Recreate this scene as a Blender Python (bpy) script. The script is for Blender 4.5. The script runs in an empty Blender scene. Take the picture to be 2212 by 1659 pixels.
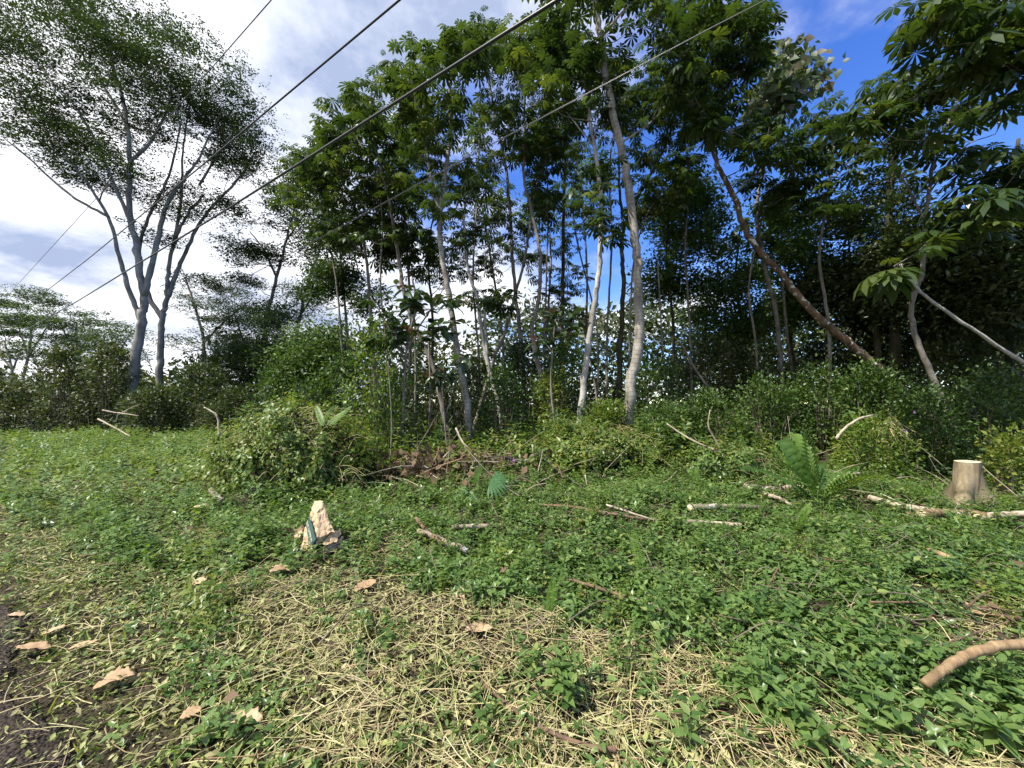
import bpy, math
import numpy as np
from mathutils import Matrix, Vector
rng = np.random.default_rng(11)
R = math.radians
sc = bpy.context.scene
col = sc.collection
# ------------------------------------------------------------------ camera
FV, CU, CV = 831.0, 1106.0, 829.5          # focal length and centre on a 2212 x 1659 grid
PITCH, CAMH = R(2.8), 1.6
cam = bpy.data.cameras.new('camera'); camo = bpy.data.objects.new('camera', cam); col.objects.link(camo)
cam.sensor_width = 36; cam.lens = 36*FV/2212; cam.clip_start = .05; cam.clip_end = 2000
camo.location = (0, 0, CAMH); camo.rotation_euler = (R(90)+PITCH, 0, 0)
sc.camera = camo
# ------------------------------------------------------------------ sky and sun
SUN_AZ, SUN_EL = -122, 55                   # degrees from the view direction (left is negative)
wd = bpy.data.worlds.new('World'); sc.world = wd; wd.use_nodes = True
nt = wd.node_tree; N = nt.nodes; L = nt.links
for n in list(N): N.remove(n)
out = N.new('ShaderNodeOutputWorld'); bg = N.new('ShaderNodeBackground'); bg.inputs[1].default_value = .14
L.new(bg.outputs[0], out.inputs[0])
sky = N.new('ShaderNodeTexSky'); sky.sky_type = 'NISHITA'; sky.sun_disc = False
sky.sun_elevation = R(SUN_EL); sky.sun_rotation = R(SUN_AZ); sky.ozone_density = 4.0; sky.dust_density = .05; sky.air_density = 1.0
hs = N.new('ShaderNodeHueSaturation'); hs.inputs['Hue'].default_value = .518; hs.inputs['Saturation'].default_value = 1.25; hs.inputs['Value'].default_value = 1.15
L.new(sky.outputs[0], hs.inputs['Color'])
tc = N.new('ShaderNodeTexCoord')
def vmath(op, a, b=None):
    n = N.new('ShaderNodeVectorMath'); n.operation = op
    for i, s in enumerate((a, b)):
        if s is None: continue
        if isinstance(s, (tuple, list)): n.inputs[i].default_value = s
        else: L.new(s, n.inputs[i])
    return n
def wmath(op, a, b=None, clamp=False):
    n = N.new('ShaderNodeMath'); n.operation = op; n.use_clamp = clamp
    for i, s in enumerate((a, b)):
        if s is None: continue
        if isinstance(s, (int, float)): n.inputs[i].default_value = s
        else: L.new(s, n.inputs[i])
    return n.outputs[0]
sep = N.new('ShaderNodeSeparateXYZ'); L.new(tc.outputs['Generated'], sep.inputs[0])
zz = wmath('ADD', wmath('MAXIMUM', sep.outputs[2], 0.0), .28)
comb = N.new('ShaderNodeCombineXYZ')
L.new(wmath('DIVIDE', sep.outputs[0], zz), comb.inputs[0]); L.new(wmath('DIVIDE', sep.outputs[1], zz), comb.inputs[1])
def noise(vec, scale, det, off, rough=.55):
    a = vmath('ADD', vec, off); n = N.new('ShaderNodeTexNoise'); n.inputs['Scale'].default_value = scale
    n.inputs['Detail'].default_value = det; n.inputs['Roughness'].default_value = rough
    L.new(a.outputs[0], n.inputs['Vector']); return n.outputs['Fac']
n1 = noise(comb.outputs[0], 1.35, 8, (3.1, 7.4, 0)); n2 = noise(comb.outputs[0], 1.5, 7, (9.3, 1.7, 4.0), .6)
bias = wmath('ADD', wmath('MULTIPLY', sep.outputs[0], -.25), .05)                       # more cloud towards the left
cov = wmath('ADD', n1, bias)
mr = N.new('ShaderNodeMapRange'); mr.interpolation_type = 'SMOOTHSTEP'
L.new(cov, mr.inputs[0]); mr.inputs[1].default_value = .43; mr.inputs[2].default_value = .60
cr = N.new('ShaderNodeValToRGB'); L.new(n2, cr.inputs[0])
cr.color_ramp.elements[0].position = .36; cr.color_ramp.elements[0].color = (1.9, 2.3, 3.3, 1)
cr.color_ramp.elements[1].position = .56; cr.color_ramp.elements[1].color = (5.7, 5.8, 6.0, 1)
mx = N.new('ShaderNodeMix'); mx.data_type = 'RGBA'
L.new(mr.outputs[0], mx.inputs[0]); L.new(hs.outputs[0], mx.inputs[6]); L.new(cr.outputs[0], mx.inputs[7])
L.new(mx.outputs[2], bg.inputs[0])
sl = bpy.data.lights.new('sun', 'SUN'); sl.energy = 5.0; sl.angle = R(.53); sl.color = (1, .95, .86)
so = bpy.data.objects.new('sun', sl); col.objects.link(so)
az, el = R(SUN_AZ), R(SUN_EL)
sdir = Vector((math.sin(az)*math.cos(el), math.cos(az)*math.cos(el), math.sin(el)))
so.rotation_euler = sdir.to_track_quat('Z', 'Y').to_euler(); so.location = (-20, 0, 30)
sc.view_settings.view_transform = 'Standard'; sc.view_settings.look = 'None'
sc.view_settings.gamma = 1; sc.view_settings.exposure = 0.85; sc.view_settings.use_curve_mapping = False
sc.cycles.max_bounces = 6; sc.cycles.transmission_bounces = 3; sc.cycles.diffuse_bounces = 3; sc.cycles.glossy_bounces = 2

# ------------------------------------------------------------------ helpers: places
cp, sp = math.cos(PITCH), math.sin(PITCH)
def U(u, v, d):
    """grid point u,v at optical depth d -> world"""
    xc = (u-CU)/FV*d; yc = (CV-v)/FV*d
    return np.array([xc, d*cp - yc*sp, CAMH + d*sp + yc*cp])
def proj(x, y, z):
    dx, dy, dz = x, y, z-CAMH
    d = dy*cp + dz*sp; yc = -dy*sp + dz*cp
    return CU + FV*dx/d, CV - FV*yc/d, d
def sstep(a, b, t):
    t = np.clip((t-a)/(b-a), 0, 1); return t*t*(3-2*t)
def gz(x, y):
    z = .78*np.exp(-(((x-2.5)/2.1)**2 + ((y-10.5)/1.8)**2))
    z = z + .40*sstep(8.2, 11.5, y)*sstep(3.0, 6.0, x)
    z = z + .035*(np.sin(1.7*x+.6)*np.cos(1.3*y) + .6*np.sin(3.1*x-1.9*y+1)) * sstep(.6, 3.0, x*.54+y*.84)
    z = z + .11*(np.sin(1.15*x+.9*y+1.2)+.8*np.sin(1.9*x-1.5*y)+.7*np.sin(-.8*x+2.6*y+.5)+.5*np.sin(3.6*x+2.9*y))/2.*sstep(2.6, 5.0, y)*sstep(1.6, 3.2, x*.54+y*.84)
    return z
def G(u, v, lift=0.):
    """ground point seen at u,v"""
    a = U(u, v, 1.0) - np.array([0, 0, CAMH]); lo = np.linspace(.8, 60, 1200)
    p = np.array([0, 0, CAMH]) + a*lo[:, None]
    k = np.argmax(p[:, 2] <= gz(p[:, 0], p[:, 1])+lift); return p[k]
T2 = np.array([-.84, .5426]); N2 = np.array([.5426, .84])           # along the road, away from the road
def fbm(x, y, s=0):
    return (np.sin(1.9*x+2.3*y+s)+np.sin(3.7*x-2.9*y+1.3*s)*.6+np.sin(-6.1*x+5.3*y+2.1*s)*.4+np.sin(11.3*x+9.1*y+s*.7)*.25)/2.25

# ------------------------------------------------------------------ helpers: meshes
class Geo:
    def __init__(s): s.V, s.T, s.Q, s.A, s.B, s.n = [], [], [], [], [], 0
    def raw(s, V, T=None, Q=None, rnd=0., along=0.):
        V = np.asarray(V, float); m = len(V)
        s.V.append(V)
        if T is not None and len(T): s.T.append(np.asarray(T, int).reshape(-1, 3)+s.n)
        if Q is not None and len(Q): s.Q.append(np.asarray(Q, int).reshape(-1, 4)+s.n)
        s.A.append(np.broadcast_to(np.asarray(rnd, float), (m,))); s.B.append(np.broadcast_to(np.asarray(along, float), (m,)))
        s.n += m
    def inst(s, tpl, locs, mats, rnd=None, spread=0.0):
        """tpl = (V,T,Q[,A]) ; locs (n,3) ; mats (n,3,3) columns = axes"""
        V, T, Q = tpl[0], tpl[1], tpl[2]; n = len(locs)
        if n == 0: return
        W = np.einsum('nij,vj->nvi', mats, V) + locs[:, None, :]
        off = (np.arange(n)*len(V))[:, None, None]
        if rnd is None: rnd = rng.random(n)
        A = np.repeat(rnd, len(V))
        if len(tpl) > 3: A = (A + spread*np.tile(tpl[3], n)) % 1.0
        s.raw(W.reshape(-1, 3), (T[None]+off).reshape(-1, 3) if len(T) else None, (Q[None]+off).reshape(-1, 4) if len(Q) else None, A)
    def build(s, name, mat, parent=None, smooth=False, origin=None):
        me = bpy.data.meshes.new(name)
        V = np.concatenate(s.V) if s.V else np.zeros((0, 3))
        if origin is not None: V = V - np.asarray(origin)
        elif parent is not None: V = V - np.array(parent.location)
        T = np.concatenate(s.T) if s.T else np.zeros((0, 3), int); Q = np.concatenate(s.Q) if s.Q else np.zeros((0, 4), int)
        me.vertices.add(len(V)); me.vertices.foreach_set('co', V.astype(np.float32).ravel())
        nl = T.size+Q.size; me.loops.add(nl); me.loops.foreach_set('vertex_index', np.concatenate([T.ravel(), Q.ravel()]).astype(np.int32))
        st = np.concatenate([np.arange(len(T))*3, T.size+np.arange(len(Q))*4]).astype(np.int32)
        me.polygons.add(len(st)); me.polygons.foreach_set('loop_start', st)
        if smooth: me.polygons.foreach_set('use_smooth', np.ones(len(st), bool))
        for nm, data in (('rnd', s.A), ('along', s.B)):
            a = me.attributes.new(nm, 'FLOAT', 'POINT'); a.data.foreach_set('value', np.concatenate(data).astype(np.float32))
        me.update(calc_edges=True); me.validate()
        me.materials.append(mat)
        o = bpy.data.objects.new(name, me); col.objects.link(o)
        if parent is not None: o.parent = parent
        elif origin is not None: o.location = origin
        return o
def stuff(o): o['kind'] = 'stuff'; return o
def tag(o, label, cat, group=None, kind=None):
    o['label'] = label; o['category'] = cat
    if group: o['group'] = group
    if kind: o['kind'] = kind
    return o
def empty(name, loc, label, cat, group=None):
    o = bpy.data.objects.new(name, None); col.objects.link(o); o.location = tuple(float(c) for c in loc); o.empty_display_size = .2
    return tag(o, label, cat, group)
def nrm(v):
    v = np.asarray(v, float); return v/np.maximum(np.linalg.norm(v, axis=-1, keepdims=True), 1e-9)
def frames(d, up):
    """columns: direction d, side, normal ~ up"""
    d = nrm(d); s_ = nrm(np.cross(up, d)); n = np.cross(d, s_)
    return np.stack([d, s_, n], axis=-1)
def rand_dirs(n, zlo, zhi):
    a = rng.uniform(0, 2*np.pi, n); z = rng.uniform(zlo, zhi, n); r = np.sqrt(np.maximum(0, 1-z*z))
    return np.stack([np.cos(a)*r, np.sin(a)*r, z], 1)
def smooth_path(P, k=5):
    P = np.asarray(P, float)
    if len(P) < 3: return np.array([P[0]+(P[-1]-P[0])*t for t in np.linspace(0, 1, k+1)])
    Q = np.vstack([2*P[0]-P[1], P, 2*P[-1]-P[-2]]); o = []
    for i in range(1, len(Q)-2):
        for t in np.linspace(0, 1, k, endpoint=False):
            a, b, c, d = Q[i-1], Q[i], Q[i+1], Q[i+2]
            o.append(.5*((2*b)+(-a+c)*t+(2*a-5*b+4*c-d)*t*t+(-a+3*b-3*c+d)*t**3))
    o.append(P[-1]); return np.array(o)
def tube(g, P, r, seg=8, rnd=None, cap=True, wob=0.0):
    P = np.asarray(P, float); m = len(P)
    r = np.interp(np.linspace(0, 1, m), np.linspace(0, 1, len(np.atleast_1d(r))), np.atleast_1d(r)) if np.ndim(r) else np.full(m, r)
    t = nrm(np.gradient(P, axis=0)); ref = np.array([0, 1., 0]) if abs(t[0][1]) < .9 else np.array([1., 0, 0])
    A = np.zeros((m, 3)); a = ref - t[0]*ref.dot(t[0]); a /= np.linalg.norm(a)
    for i in range(m):
        a = a - t[i]*a.dot(t[i]); a /= np.linalg.norm(a)+1e-9; A[i] = a
    B = np.cross(t, A); th = np.arange(seg)*2*np.pi/seg
    rr = r[:, None]*(1+wob*np.repeat(rng.standard_normal((m//3+1, seg)), 3, 0)[:m]*.6+wob*.25*rng.standard_normal((m, seg))) if wob else r[:, None]*np.ones((1, seg))
    V = P[:, None]+rr[..., None]*(np.cos(th)[None, :, None]*A[:, None]+np.sin(th)[None, :, None]*B[:, None])
    i = np.arange(m-1)[:, None]*seg; j = np.arange(seg)[None]; j2 = (j+1) % seg
    Q = np.stack([i+j, i+j2, i+seg+j2, i+seg+j], -1).reshape(-1, 4)
    al = np.repeat(np.concatenate([[0], np.cumsum(np.linalg.norm(np.diff(P, axis=0), axis=1))]), seg)
    V = V.reshape(-1, 3); T = []
    if cap:
        V = np.vstack([V, P[:1], P[-1:]]); al = np.append(al, [0, al[-1]]); e = m*seg; b = (m-1)*seg
        T = [[e, (k+1) % seg, k] for k in range(seg)]+[[e+1, b+k, b+(k+1) % seg] for k in range(seg)]
    g.raw(V, T, Q, rng.random() if rnd is None else rnd, al)

# ------------------------------------------------------------------ materials
def newmat(name):
    m = bpy.data.materials.new(name); m.use_nodes = True; n = m.node_tree.nodes
    for x in list(n): n.remove(x)
    return m, n, m.node_tree.links
def ramp(n, stops):
    c = n.new('ShaderNodeValToRGB'); e = c.color_ramp.elements
    for i, (p, rgb) in enumerate(stops):
        x = e[i] if i < 2 else e.new(p)
        x.position = p; x.color = (*rgb, 1)
    return c
def leaf_mat(name, cols, trans=.38, rough=.42, tcol=(1.5, 1.5, .45), spec=.4):
    m, n, l = newmat(name)
    at = n.new('ShaderNodeAttribute'); at.attribute_name = 'rnd'; oi = n.new('ShaderNodeObjectInfo')
    ad = n.new('ShaderNodeMath'); ad.operation = 'ADD'; l.new(at.outputs['Fac'], ad.inputs[0]); l.new(oi.outputs['Random'], ad.inputs[1])
    fr = n.new('ShaderNodeMath'); fr.operation = 'FRACT'; l.new(ad.outputs[0], fr.inputs[0])
    c = ramp(n, [(i/max(1, len(cols)-1), q) for i, q in enumerate(cols)]); l.new(fr.outputs[0], c.inputs[0])
    ge = n.new('ShaderNodeNewGeometry'); nz = n.new('ShaderNodeTexNoise'); nz.inputs['Scale'].default_value = 22; nz.inputs['Detail'].default_value = 2
    l.new(ge.outputs['Position'], nz.inputs['Vector'])
    vr = n.new('ShaderNodeMapRange'); vr.inputs[3].default_value = .72; vr.inputs[4].default_value = 1.28; l.new(nz.outputs[0], vr.inputs[0])
    mu = n.new('ShaderNodeMix'); mu.data_type = 'RGBA'; mu.blend_type = 'MULTIPLY'; mu.inputs[0].default_value = 1
    l.new(c.outputs[0], mu.inputs[6]); l.new(vr.outputs[0], mu.inputs[7])
    p = n.new('ShaderNodeBsdfPrincipled'); p.inputs['Roughness'].default_value = rough; p.inputs['Specular IOR Level'].default_value = spec
    l.new(mu.outputs[2], p.inputs['Base Color'])
    t = n.new('ShaderNodeBsdfTranslucent'); tm = n.new('ShaderNodeMix'); tm.data_type = 'RGBA'; tm.blend_type = 'MULTIPLY'; tm.inputs[0].default_value = 1
    l.new(mu.outputs[2], tm.inputs[6]); tm.inputs[7].default_value = (*tcol, 1); l.new(tm.outputs[2], t.inputs['Color'])
    s = n.new('ShaderNodeMixShader'); s.inputs[0].default_value = trans
    l.new(p.outputs[0], s.inputs[1]); l.new(t.outputs[0], s.inputs[2])
    o = n.new('ShaderNodeOutputMaterial'); l.new(s.outputs[0], o.inputs[0]); return m
def bark_mat(name, dark, mid, light, ring=0., ringgap=.11, spots=None, scale=9., rough=.85):
    m, n, l = newmat(name)
    ge = n.new('ShaderNodeNewGeometry'); mp = n.new('ShaderNodeMapping'); mp.inputs['Scale'].default_value = (1, 1, .35); l.new(ge.outputs['Position'], mp.inputs['Vector'])
    nz = n.new('ShaderNodeTexNoise'); nz.inputs['Scale'].default_value = scale; nz.inputs['Detail'].default_value = 7; nz.inputs['Roughness'].default_value = .65; l.new(mp.outputs[0], nz.inputs['Vector'])
    c = ramp(n, [(.3, dark), (.5, mid), (.7, light)]); l.new(nz.outputs[0], c.inputs[0]); cc = c.outputs[0]
    big = n.new('ShaderNodeTexNoise'); big.inputs['Scale'].default_value = 1.6; big.inputs['Detail'].default_value = 3; l.new(ge.outputs['Position'], big.inputs['Vector'])
    bm_ = n.new('ShaderNodeMapRange'); bm_.inputs[1].default_value = .35; bm_.inputs[2].default_value = .7; bm_.inputs[3].default_value = 1.12; bm_.inputs[4].default_value = .62; l.new(big.outputs[0], bm_.inputs[0])
    mb = n.new('ShaderNodeMix'); mb.data_type = 'RGBA'; mb.blend_type = 'MULTIPLY'; mb.inputs[0].default_value = 1; l.new(cc, mb.inputs[6]); l.new(bm_.outputs[0], mb.inputs[7]); cc = mb.outputs[2]
    h = nz.outputs[0]
    if ring:
        at = n.new('ShaderNodeAttribute'); at.attribute_name = 'along'
        j = n.new('ShaderNodeMath'); j.operation = 'MULTIPLY_ADD'; l.new(big.outputs[0], j.inputs[0]); j.inputs[1].default_value = .16; l.new(at.outputs['Fac'], j.inputs[2])
        pp = n.new('ShaderNodeMath'); pp.operation = 'PINGPONG'; l.new(j.outputs[0], pp.inputs[0]); pp.inputs[1].default_value = ringgap/2
        rm = n.new('ShaderNodeMapRange'); l.new(pp.outputs[0], rm.inputs[0]); rm.inputs[1].default_value = .003; rm.inputs[2].default_value = .012
        rm.inputs[3].default_value = ring; rm.inputs[4].default_value = 0
        rx = n.new('ShaderNodeMix'); rx.data_type = 'RGBA'; l.new(rm.outputs[0], rx.inputs[0]); l.new(cc, rx.inputs[6]); rx.inputs[7].default_value = (*[q*.6 for q in dark], 1); cc = rx.outputs[2]
    if spots:
        vn = n.new('ShaderNodeTexNoise'); vn.inputs['Scale'].default_value = 6.5; vn.inputs['Detail'].default_value = 4; l.new(ge.outputs['Position'], vn.inputs['Vector'])
        sm = n.new('ShaderNodeMapRange'); l.new(vn.outputs[0], sm.inputs[0]); sm.inputs[1].default_value = .57; sm.inputs[2].default_value = .62
        sx = n.new('ShaderNodeMix'); sx.data_type = 'RGBA'; l.new(sm.outputs[0], sx.inputs[0]); l.new(cc, sx.inputs[6]); sx.inputs[7].default_value = (*spots, 1); cc = sx.outputs[2]
    p = n.new('ShaderNodeBsdfPrincipled'); p.inputs['Roughness'].default_value = rough; p.inputs['Specular IOR Level'].default_value = .25
    l.new(cc, p.inputs['Base Color'])
    b = n.new('ShaderNodeBump'); b.inputs['Strength'].default_value = .6; b.inputs['Distance'].default_value = .02; l.new(h, b.inputs['Height']); l.new(b.outputs[0], p.inputs['Normal'])
    o = n.new('ShaderNodeOutputMaterial'); l.new(p.outputs[0], o.inputs[0]); return m
M = {}
M['cover'] = leaf_mat('creeper_leaf', [(.04, .085, .022), (.085, .155, .04), (.14, .22, .065), (.10, .175, .045), (.23, .28, .09)], .36, .33)
M['covershade'] = leaf_mat('meadow_leaf', [(.06, .12, .03), (.10, .18, .045), (.16, .23, .07), (.20, .24, .075)], .35, .45)
M['vine'] = leaf_mat('vine_leaf', [(.05, .10, .018), (.10, .17, .03), (.15, .21, .038), (.21, .22, .05), (.07, .14, .025)], .38, .4)
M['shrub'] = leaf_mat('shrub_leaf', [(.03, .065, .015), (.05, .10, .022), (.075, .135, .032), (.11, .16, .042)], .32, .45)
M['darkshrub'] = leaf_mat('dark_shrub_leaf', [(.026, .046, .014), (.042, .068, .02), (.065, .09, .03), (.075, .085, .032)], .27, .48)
M['cec'] = leaf_mat('palmate_leaf', [(.02, .04, .014), (.03, .056, .018), (.045, .075, .022), (.036, .064, .019), (.095, .125, .03)], .36, .36)
M['alb'] = leaf_mat('feathery_leaf', [(.022, .042, .016), (.032, .056, .02), (.046, .075, .024)], .25, .55)
M['fine'] = leaf_mat('small_tree_leaf', [(.02, .042, .013), (.03, .06, .017), (.046, .08, .021), (.06, .09, .028)], .34, .5)
M['pale'] = leaf_mat('pale_tree_leaf', [(.06, .12, .04), (.09, .16, .06), (.12, .18, .08)], .4, .5)
M['bigleaf'] = leaf_mat('broad_glossy_leaf', [(.02, .045, .018), (.03, .06, .025), (.045, .085, .035), (.06, .10, .05)], .22, .28, spec=.6)
M['heart'] = leaf_mat('heart_leaf', [(.03, .055, .02), (.045, .075, .028), (.07, .10, .04), (.13, .10, .07)], .3, .5)
M['fern'] = leaf_mat('fern_leaf', [(.10, .21, .03), (.14, .26, .045), (.19, .29, .06)], .42, .45)
M['nest'] = leaf_mat('strap_fern_leaf', [(.05, .115, .022), (.085, .165, .03), (.13, .21, .04), (.17, .22, .05)], .42, .4, spec=.4)
M['palm'] = leaf_mat('palm_leaf', [(.02, .05, .016), (.03, .07, .02), (.045, .09, .03)], .3, .4)
M['fanpalm'] = leaf_mat('fan_palm_leaf', [(.06, .16, .06), (.09, .2, .08)], .4, .35)
M['straw'] = leaf_mat('dry_stem', [(.36, .29, .15), (.46, .39, .21), (.38, .36, .16), (.22, .15, .08), (.52, .46, .28)], .12, .6, (1, 1, .8), .25)
M['clip'] = leaf_mat('wilted_leaf', [(.20, .24, .07), (.34, .36, .13), (.13, .17, .05), (.44, .41, .19), (.20, .17, .08), (.30, .33, .11)], .25, .55, (1.2, 1.2, .6), .3)
M['grass'] = leaf_mat('grass_blade', [(.10, .19, .035), (.15, .25, .05), (.2, .28, .07), (.3, .3, .1)], .35, .5)
M['brown'] = leaf_mat('dead_leaf', [(.06, .04, .022), (.10, .065, .035), (.15, .10, .06), (.09, .06, .04)], .1, .7, (1, .9, .6), .2)
M['greydead'] = leaf_mat('withered_leaf', [(.05, .045, .04), (.10, .09, .08), (.16, .14, .12), (.07, .055, .04)], .08, .75, (1, .9, .7), .2)
M['tan'] = leaf_mat('fallen_leaf', [(.42, .29, .17), (.52, .38, .24), (.34, .22, .12)], .12, .65, (1, .9, .6), .25)
M['flower'] = leaf_mat('red_flower', [(.16, .03, .025), (.22, .05, .04)], .2, .5, (1, .6, .5))
M['purple'] = leaf_mat('purple_petal', [(.45, .16, .5), (.52, .22, .55)], .3, .5, (1, 1, 1))
M['barkC'] = bark_mat('ringed_bark', (0.144, 0.115, 0.086), (0.302, 0.274, 0.230), (0.432, 0.410, 0.360), ring=.5, spots=None)
M['barkW'] = bark_mat('white_bark', (0.195, 0.172, 0.140), (0.390, 0.367, 0.328), (0.515, 0.499, 0.460), ring=.3, ringgap=.16)
M['barkG'] = bark_mat('grey_bark', (0.096, 0.080, 0.064), (0.200, 0.176, 0.144), (0.320, 0.288, 0.240), ring=.35, ringgap=.2)
M['barkB'] = bark_mat('brown_bark', (.07, .045, .03), (.14, .09, .055), (.22, .15, .09), ring=.25, ringgap=.12, spots=(.5, .5, .42))
M['barkD'] = bark_mat('mossy_bark', (.03, .028, .015), (.06, .055, .03), (.10, .09, .05))
M['barkA'] = bark_mat('smooth_grey_bark', (0.161, 0.152, 0.130), (0.248, 0.239, 0.211), (0.322, 0.310, 0.279), scale=3.)
M['twig'] = bark_mat('twig_bark', (.08, .065, .045), (.15, .12, .09), (.25, .21, .16))
M['stickW'] = bark_mat('bleached_wood', (.20, .16, .11), (.36, .30, .22), (.52, .46, .36), scale=14)
M['stickB'] = bark_mat('brown_stick_bark', (.07, .045, .03), (.14, .09, .06), (.24, .16, .10), scale=16)
M['stickT'] = bark_mat('tan_stick_bark', (.12, .075, .04), (.24, .16, .085), (.40, .29, .16), scale=12)
M['log'] = bark_mat('log_bark', (.10, .08, .055), (.22, .18, .13), (.34, .30, .23), scale=12, spots=(.42, .42, .36))
M['stump'] = bark_mat('stump_bark', (0.120, 0.090, 0.053), (0.225, 0.180, 0.112), (0.330, 0.277, 0.195), scale=7)
M['cut'] = bark_mat('cut_wood', (.55, .42, .24), (.66, .53, .32), (.74, .62, .42), scale=5)
M['green_stem'] = leaf_mat('green_stem', [(.10, .16, .05), (.16, .2, .07)], .1, .5)
def plain(name, c, rough=.6, spec=.4, metal=0):
    m, n, l = newmat(name); p = n.new('ShaderNodeBsdfPrincipled'); p.inputs['Base Color'].default_value = (*c, 1)
    p.inputs['Roughness'].default_value = rough; p.inputs['Specular IOR Level'].default_value = spec; p.inputs['Metallic'].default_value = metal
    nz = n.new('ShaderNodeTexNoise'); nz.inputs['Scale'].default_value = 30; nz.inputs['Detail'].default_value = 4
    c_ = ramp(n, [(.3, tuple(q*.75 for q in c)), (.7, tuple(min(1, q*1.15) for q in c))]); l.new(nz.outputs[0], c_.inputs[0]); l.new(c_.outputs[0], p.inputs['Base Color'])
    o = n.new('ShaderNodeOutputMaterial'); l.new(p.outputs[0], o.inputs[0]); return m
M['cable'] = plain('cable_sheath', (.03, .03, .035), .35, .6)
M['cablegrey'] = plain('grey_cable_sheath', (.16, .165, .18), .35, .6)
M['paper'] = plain('kraft_paper', (.56, .40, .24), .75, .2)
M['band'] = plain('printed_green_band', (.035, .085, .075), .6, .3)
M['ink'] = plain('pale_print', (.62, .55, .42), .7, .2)
def paper_mat(name, c):
    m, n, l = newmat(name); tc_ = n.new('ShaderNodeTexCoord'); p = n.new('ShaderNodeBsdfPrincipled'); p.inputs['Roughness'].default_value = .8; p.inputs['Specular IOR Level'].default_value = .2
    vo = n.new('ShaderNodeTexVoronoi'); vo.feature = 'DISTANCE_TO_EDGE'; vo.inputs['Scale'].default_value = 11; l.new(tc_.outputs['Object'], vo.inputs['Vector'])
    nz = n.new('ShaderNodeTexNoise'); nz.inputs['Scale'].default_value = 14; nz.inputs['Detail'].default_value = 5; l.new(tc_.outputs['Object'], nz.inputs['Vector'])
    c_ = ramp(n, [(.3, tuple(q*.72 for q in c)), (.7, tuple(q*1.12 for q in c))]); l.new(nz.outputs[0], c_.inputs[0]); l.new(c_.outputs[0], p.inputs['Base Color'])
    b = n.new('ShaderNodeBump'); b.inputs['Strength'].default_value = .9; b.inputs['Distance'].default_value = .03; l.new(vo.outputs['Distance'], b.inputs['Height']); l.new(b.outputs[0], p.inputs['Normal'])
    o = n.new('ShaderNodeOutputMaterial'); l.new(p.outputs[0], o.inputs[0]); return m
M['paper'] = paper_mat('kraft_paper', (.55, .39, .24))
def ground_mat(name, a, b, c, scale, bump):
    m, n, l = newmat(name); ge = n.new('ShaderNodeNewGeometry')
    nz = n.new('ShaderNodeTexNoise'); nz.inputs['Scale'].default_value = scale; nz.inputs['Detail'].default_value = 9; nz.inputs['Roughness'].default_value = .7; l.new(ge.outputs['Position'], nz.inputs['Vector'])
    vo = n.new('ShaderNodeTexVoronoi'); vo.inputs['Scale'].default_value = scale*9; l.new(ge.outputs['Position'], vo.inputs['Vector'])
    cr_ = ramp(n, [(.32, a), (.5, b), (.68, c)]); l.new(nz.outputs[0], cr_.inputs[0])
    mr_ = n.new('ShaderNodeMapRange'); mr_.inputs[3].default_value = .6; mr_.inputs[4].default_value = 1.25; l.new(vo.outputs['Color'], mr_.inputs[0])
    mu = n.new('ShaderNodeMix'); mu.data_type = 'RGBA'; mu.blend_type = 'MULTIPLY'; mu.inputs[0].default_value = 1; l.new(cr_.outputs[0], mu.inputs[6]); l.new(mr_.outputs[0], mu.inputs[7])
    p = n.new('ShaderNodeBsdfPrincipled'); p.inputs['Roughness'].default_value = .95; p.inputs['Specular IOR Level'].default_value = .15; l.new(mu.outputs[2], p.inputs['Base Color'])
    ad = n.new('ShaderNodeMath'); ad.operation = 'SUBTRACT'; l.new(nz.outputs[0], ad.inputs[0]); l.new(vo.outputs['Distance'], ad.inputs[1])
    bp = n.new('ShaderNodeBump'); bp.inputs['Strength'].default_value = bump; bp.inputs['Distance'].default_value = .03; l.new(ad.outputs[0], bp.inputs['Height']); l.new(bp.outputs[0], p.inputs['Normal'])
    o = n.new('ShaderNodeOutputMaterial'); l.new(p.outputs[0], o.inputs[0]); return m
M['soil'] = ground_mat('soil', (.022, .018, .012), (.045, .036, .022), (.085, .068, .04), 5, .9)
M['gravel'] = ground_mat('dark_gravel', (.024, .019, .015), (.05, .04, .032), (.10, .08, .062), 7, .8)

# ------------------------------------------------------------------ leaf templates (x = outward, z = up side)
def tri(V, T, Q=(), A=None):
    t = (np.array(V, float), np.array(T, int).reshape(-1, 3), np.array(Q, int).reshape(-1, 4))
    return t if A is None else t+(np.array(A, float),)
def t_leaf(w=.26, fold=.07, bend=-.12):
    return tri([(0, 0, 0), (.45, w, fold), (.45, 0, -.0), (.45, -w, fold), (1, 0, bend)], [(0, 2, 1), (0, 3, 2), (2, 4, 1), (2, 3, 4)])
def t_leaf8(w=.25, fold=.07, bend=-.22):
    xs = (.28, .62); V = [(0, 0, 0)]
    for i, x in enumerate(xs):
        ww = w*(.92, .82)[i]; z = bend*x*x; V += [(x, ww, z+fold), (x, 0, z), (x, -ww, z+fold)]
    V.append((1, 0, bend))
    return tri(V, [(0, 2, 1), (0, 3, 2), (4, 7, 5), (5, 7, 6)][0:2]+[(5, 7, 4), (6, 7, 5)], [(1, 2, 5, 4), (2, 3, 6, 5)])
def combine(parts):
    V, T, Q, A, n = [], [], [], [], 0
    for (t, Mx, loc, a) in parts:
        V.append(t[0] @ np.asarray(Mx).T + loc)
        if len(t[1]): T.append(t[1]+n)
        if len(t[2]): Q.append(t[2]+n)
        A.append(np.full(len(t[0]), a)); n += len(t[0])
    return (np.concatenate(V), np.concatenate(T) if T else np.zeros((0, 3), int), np.concatenate(Q) if Q else np.zeros((0, 4), int), np.concatenate(A))
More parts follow.
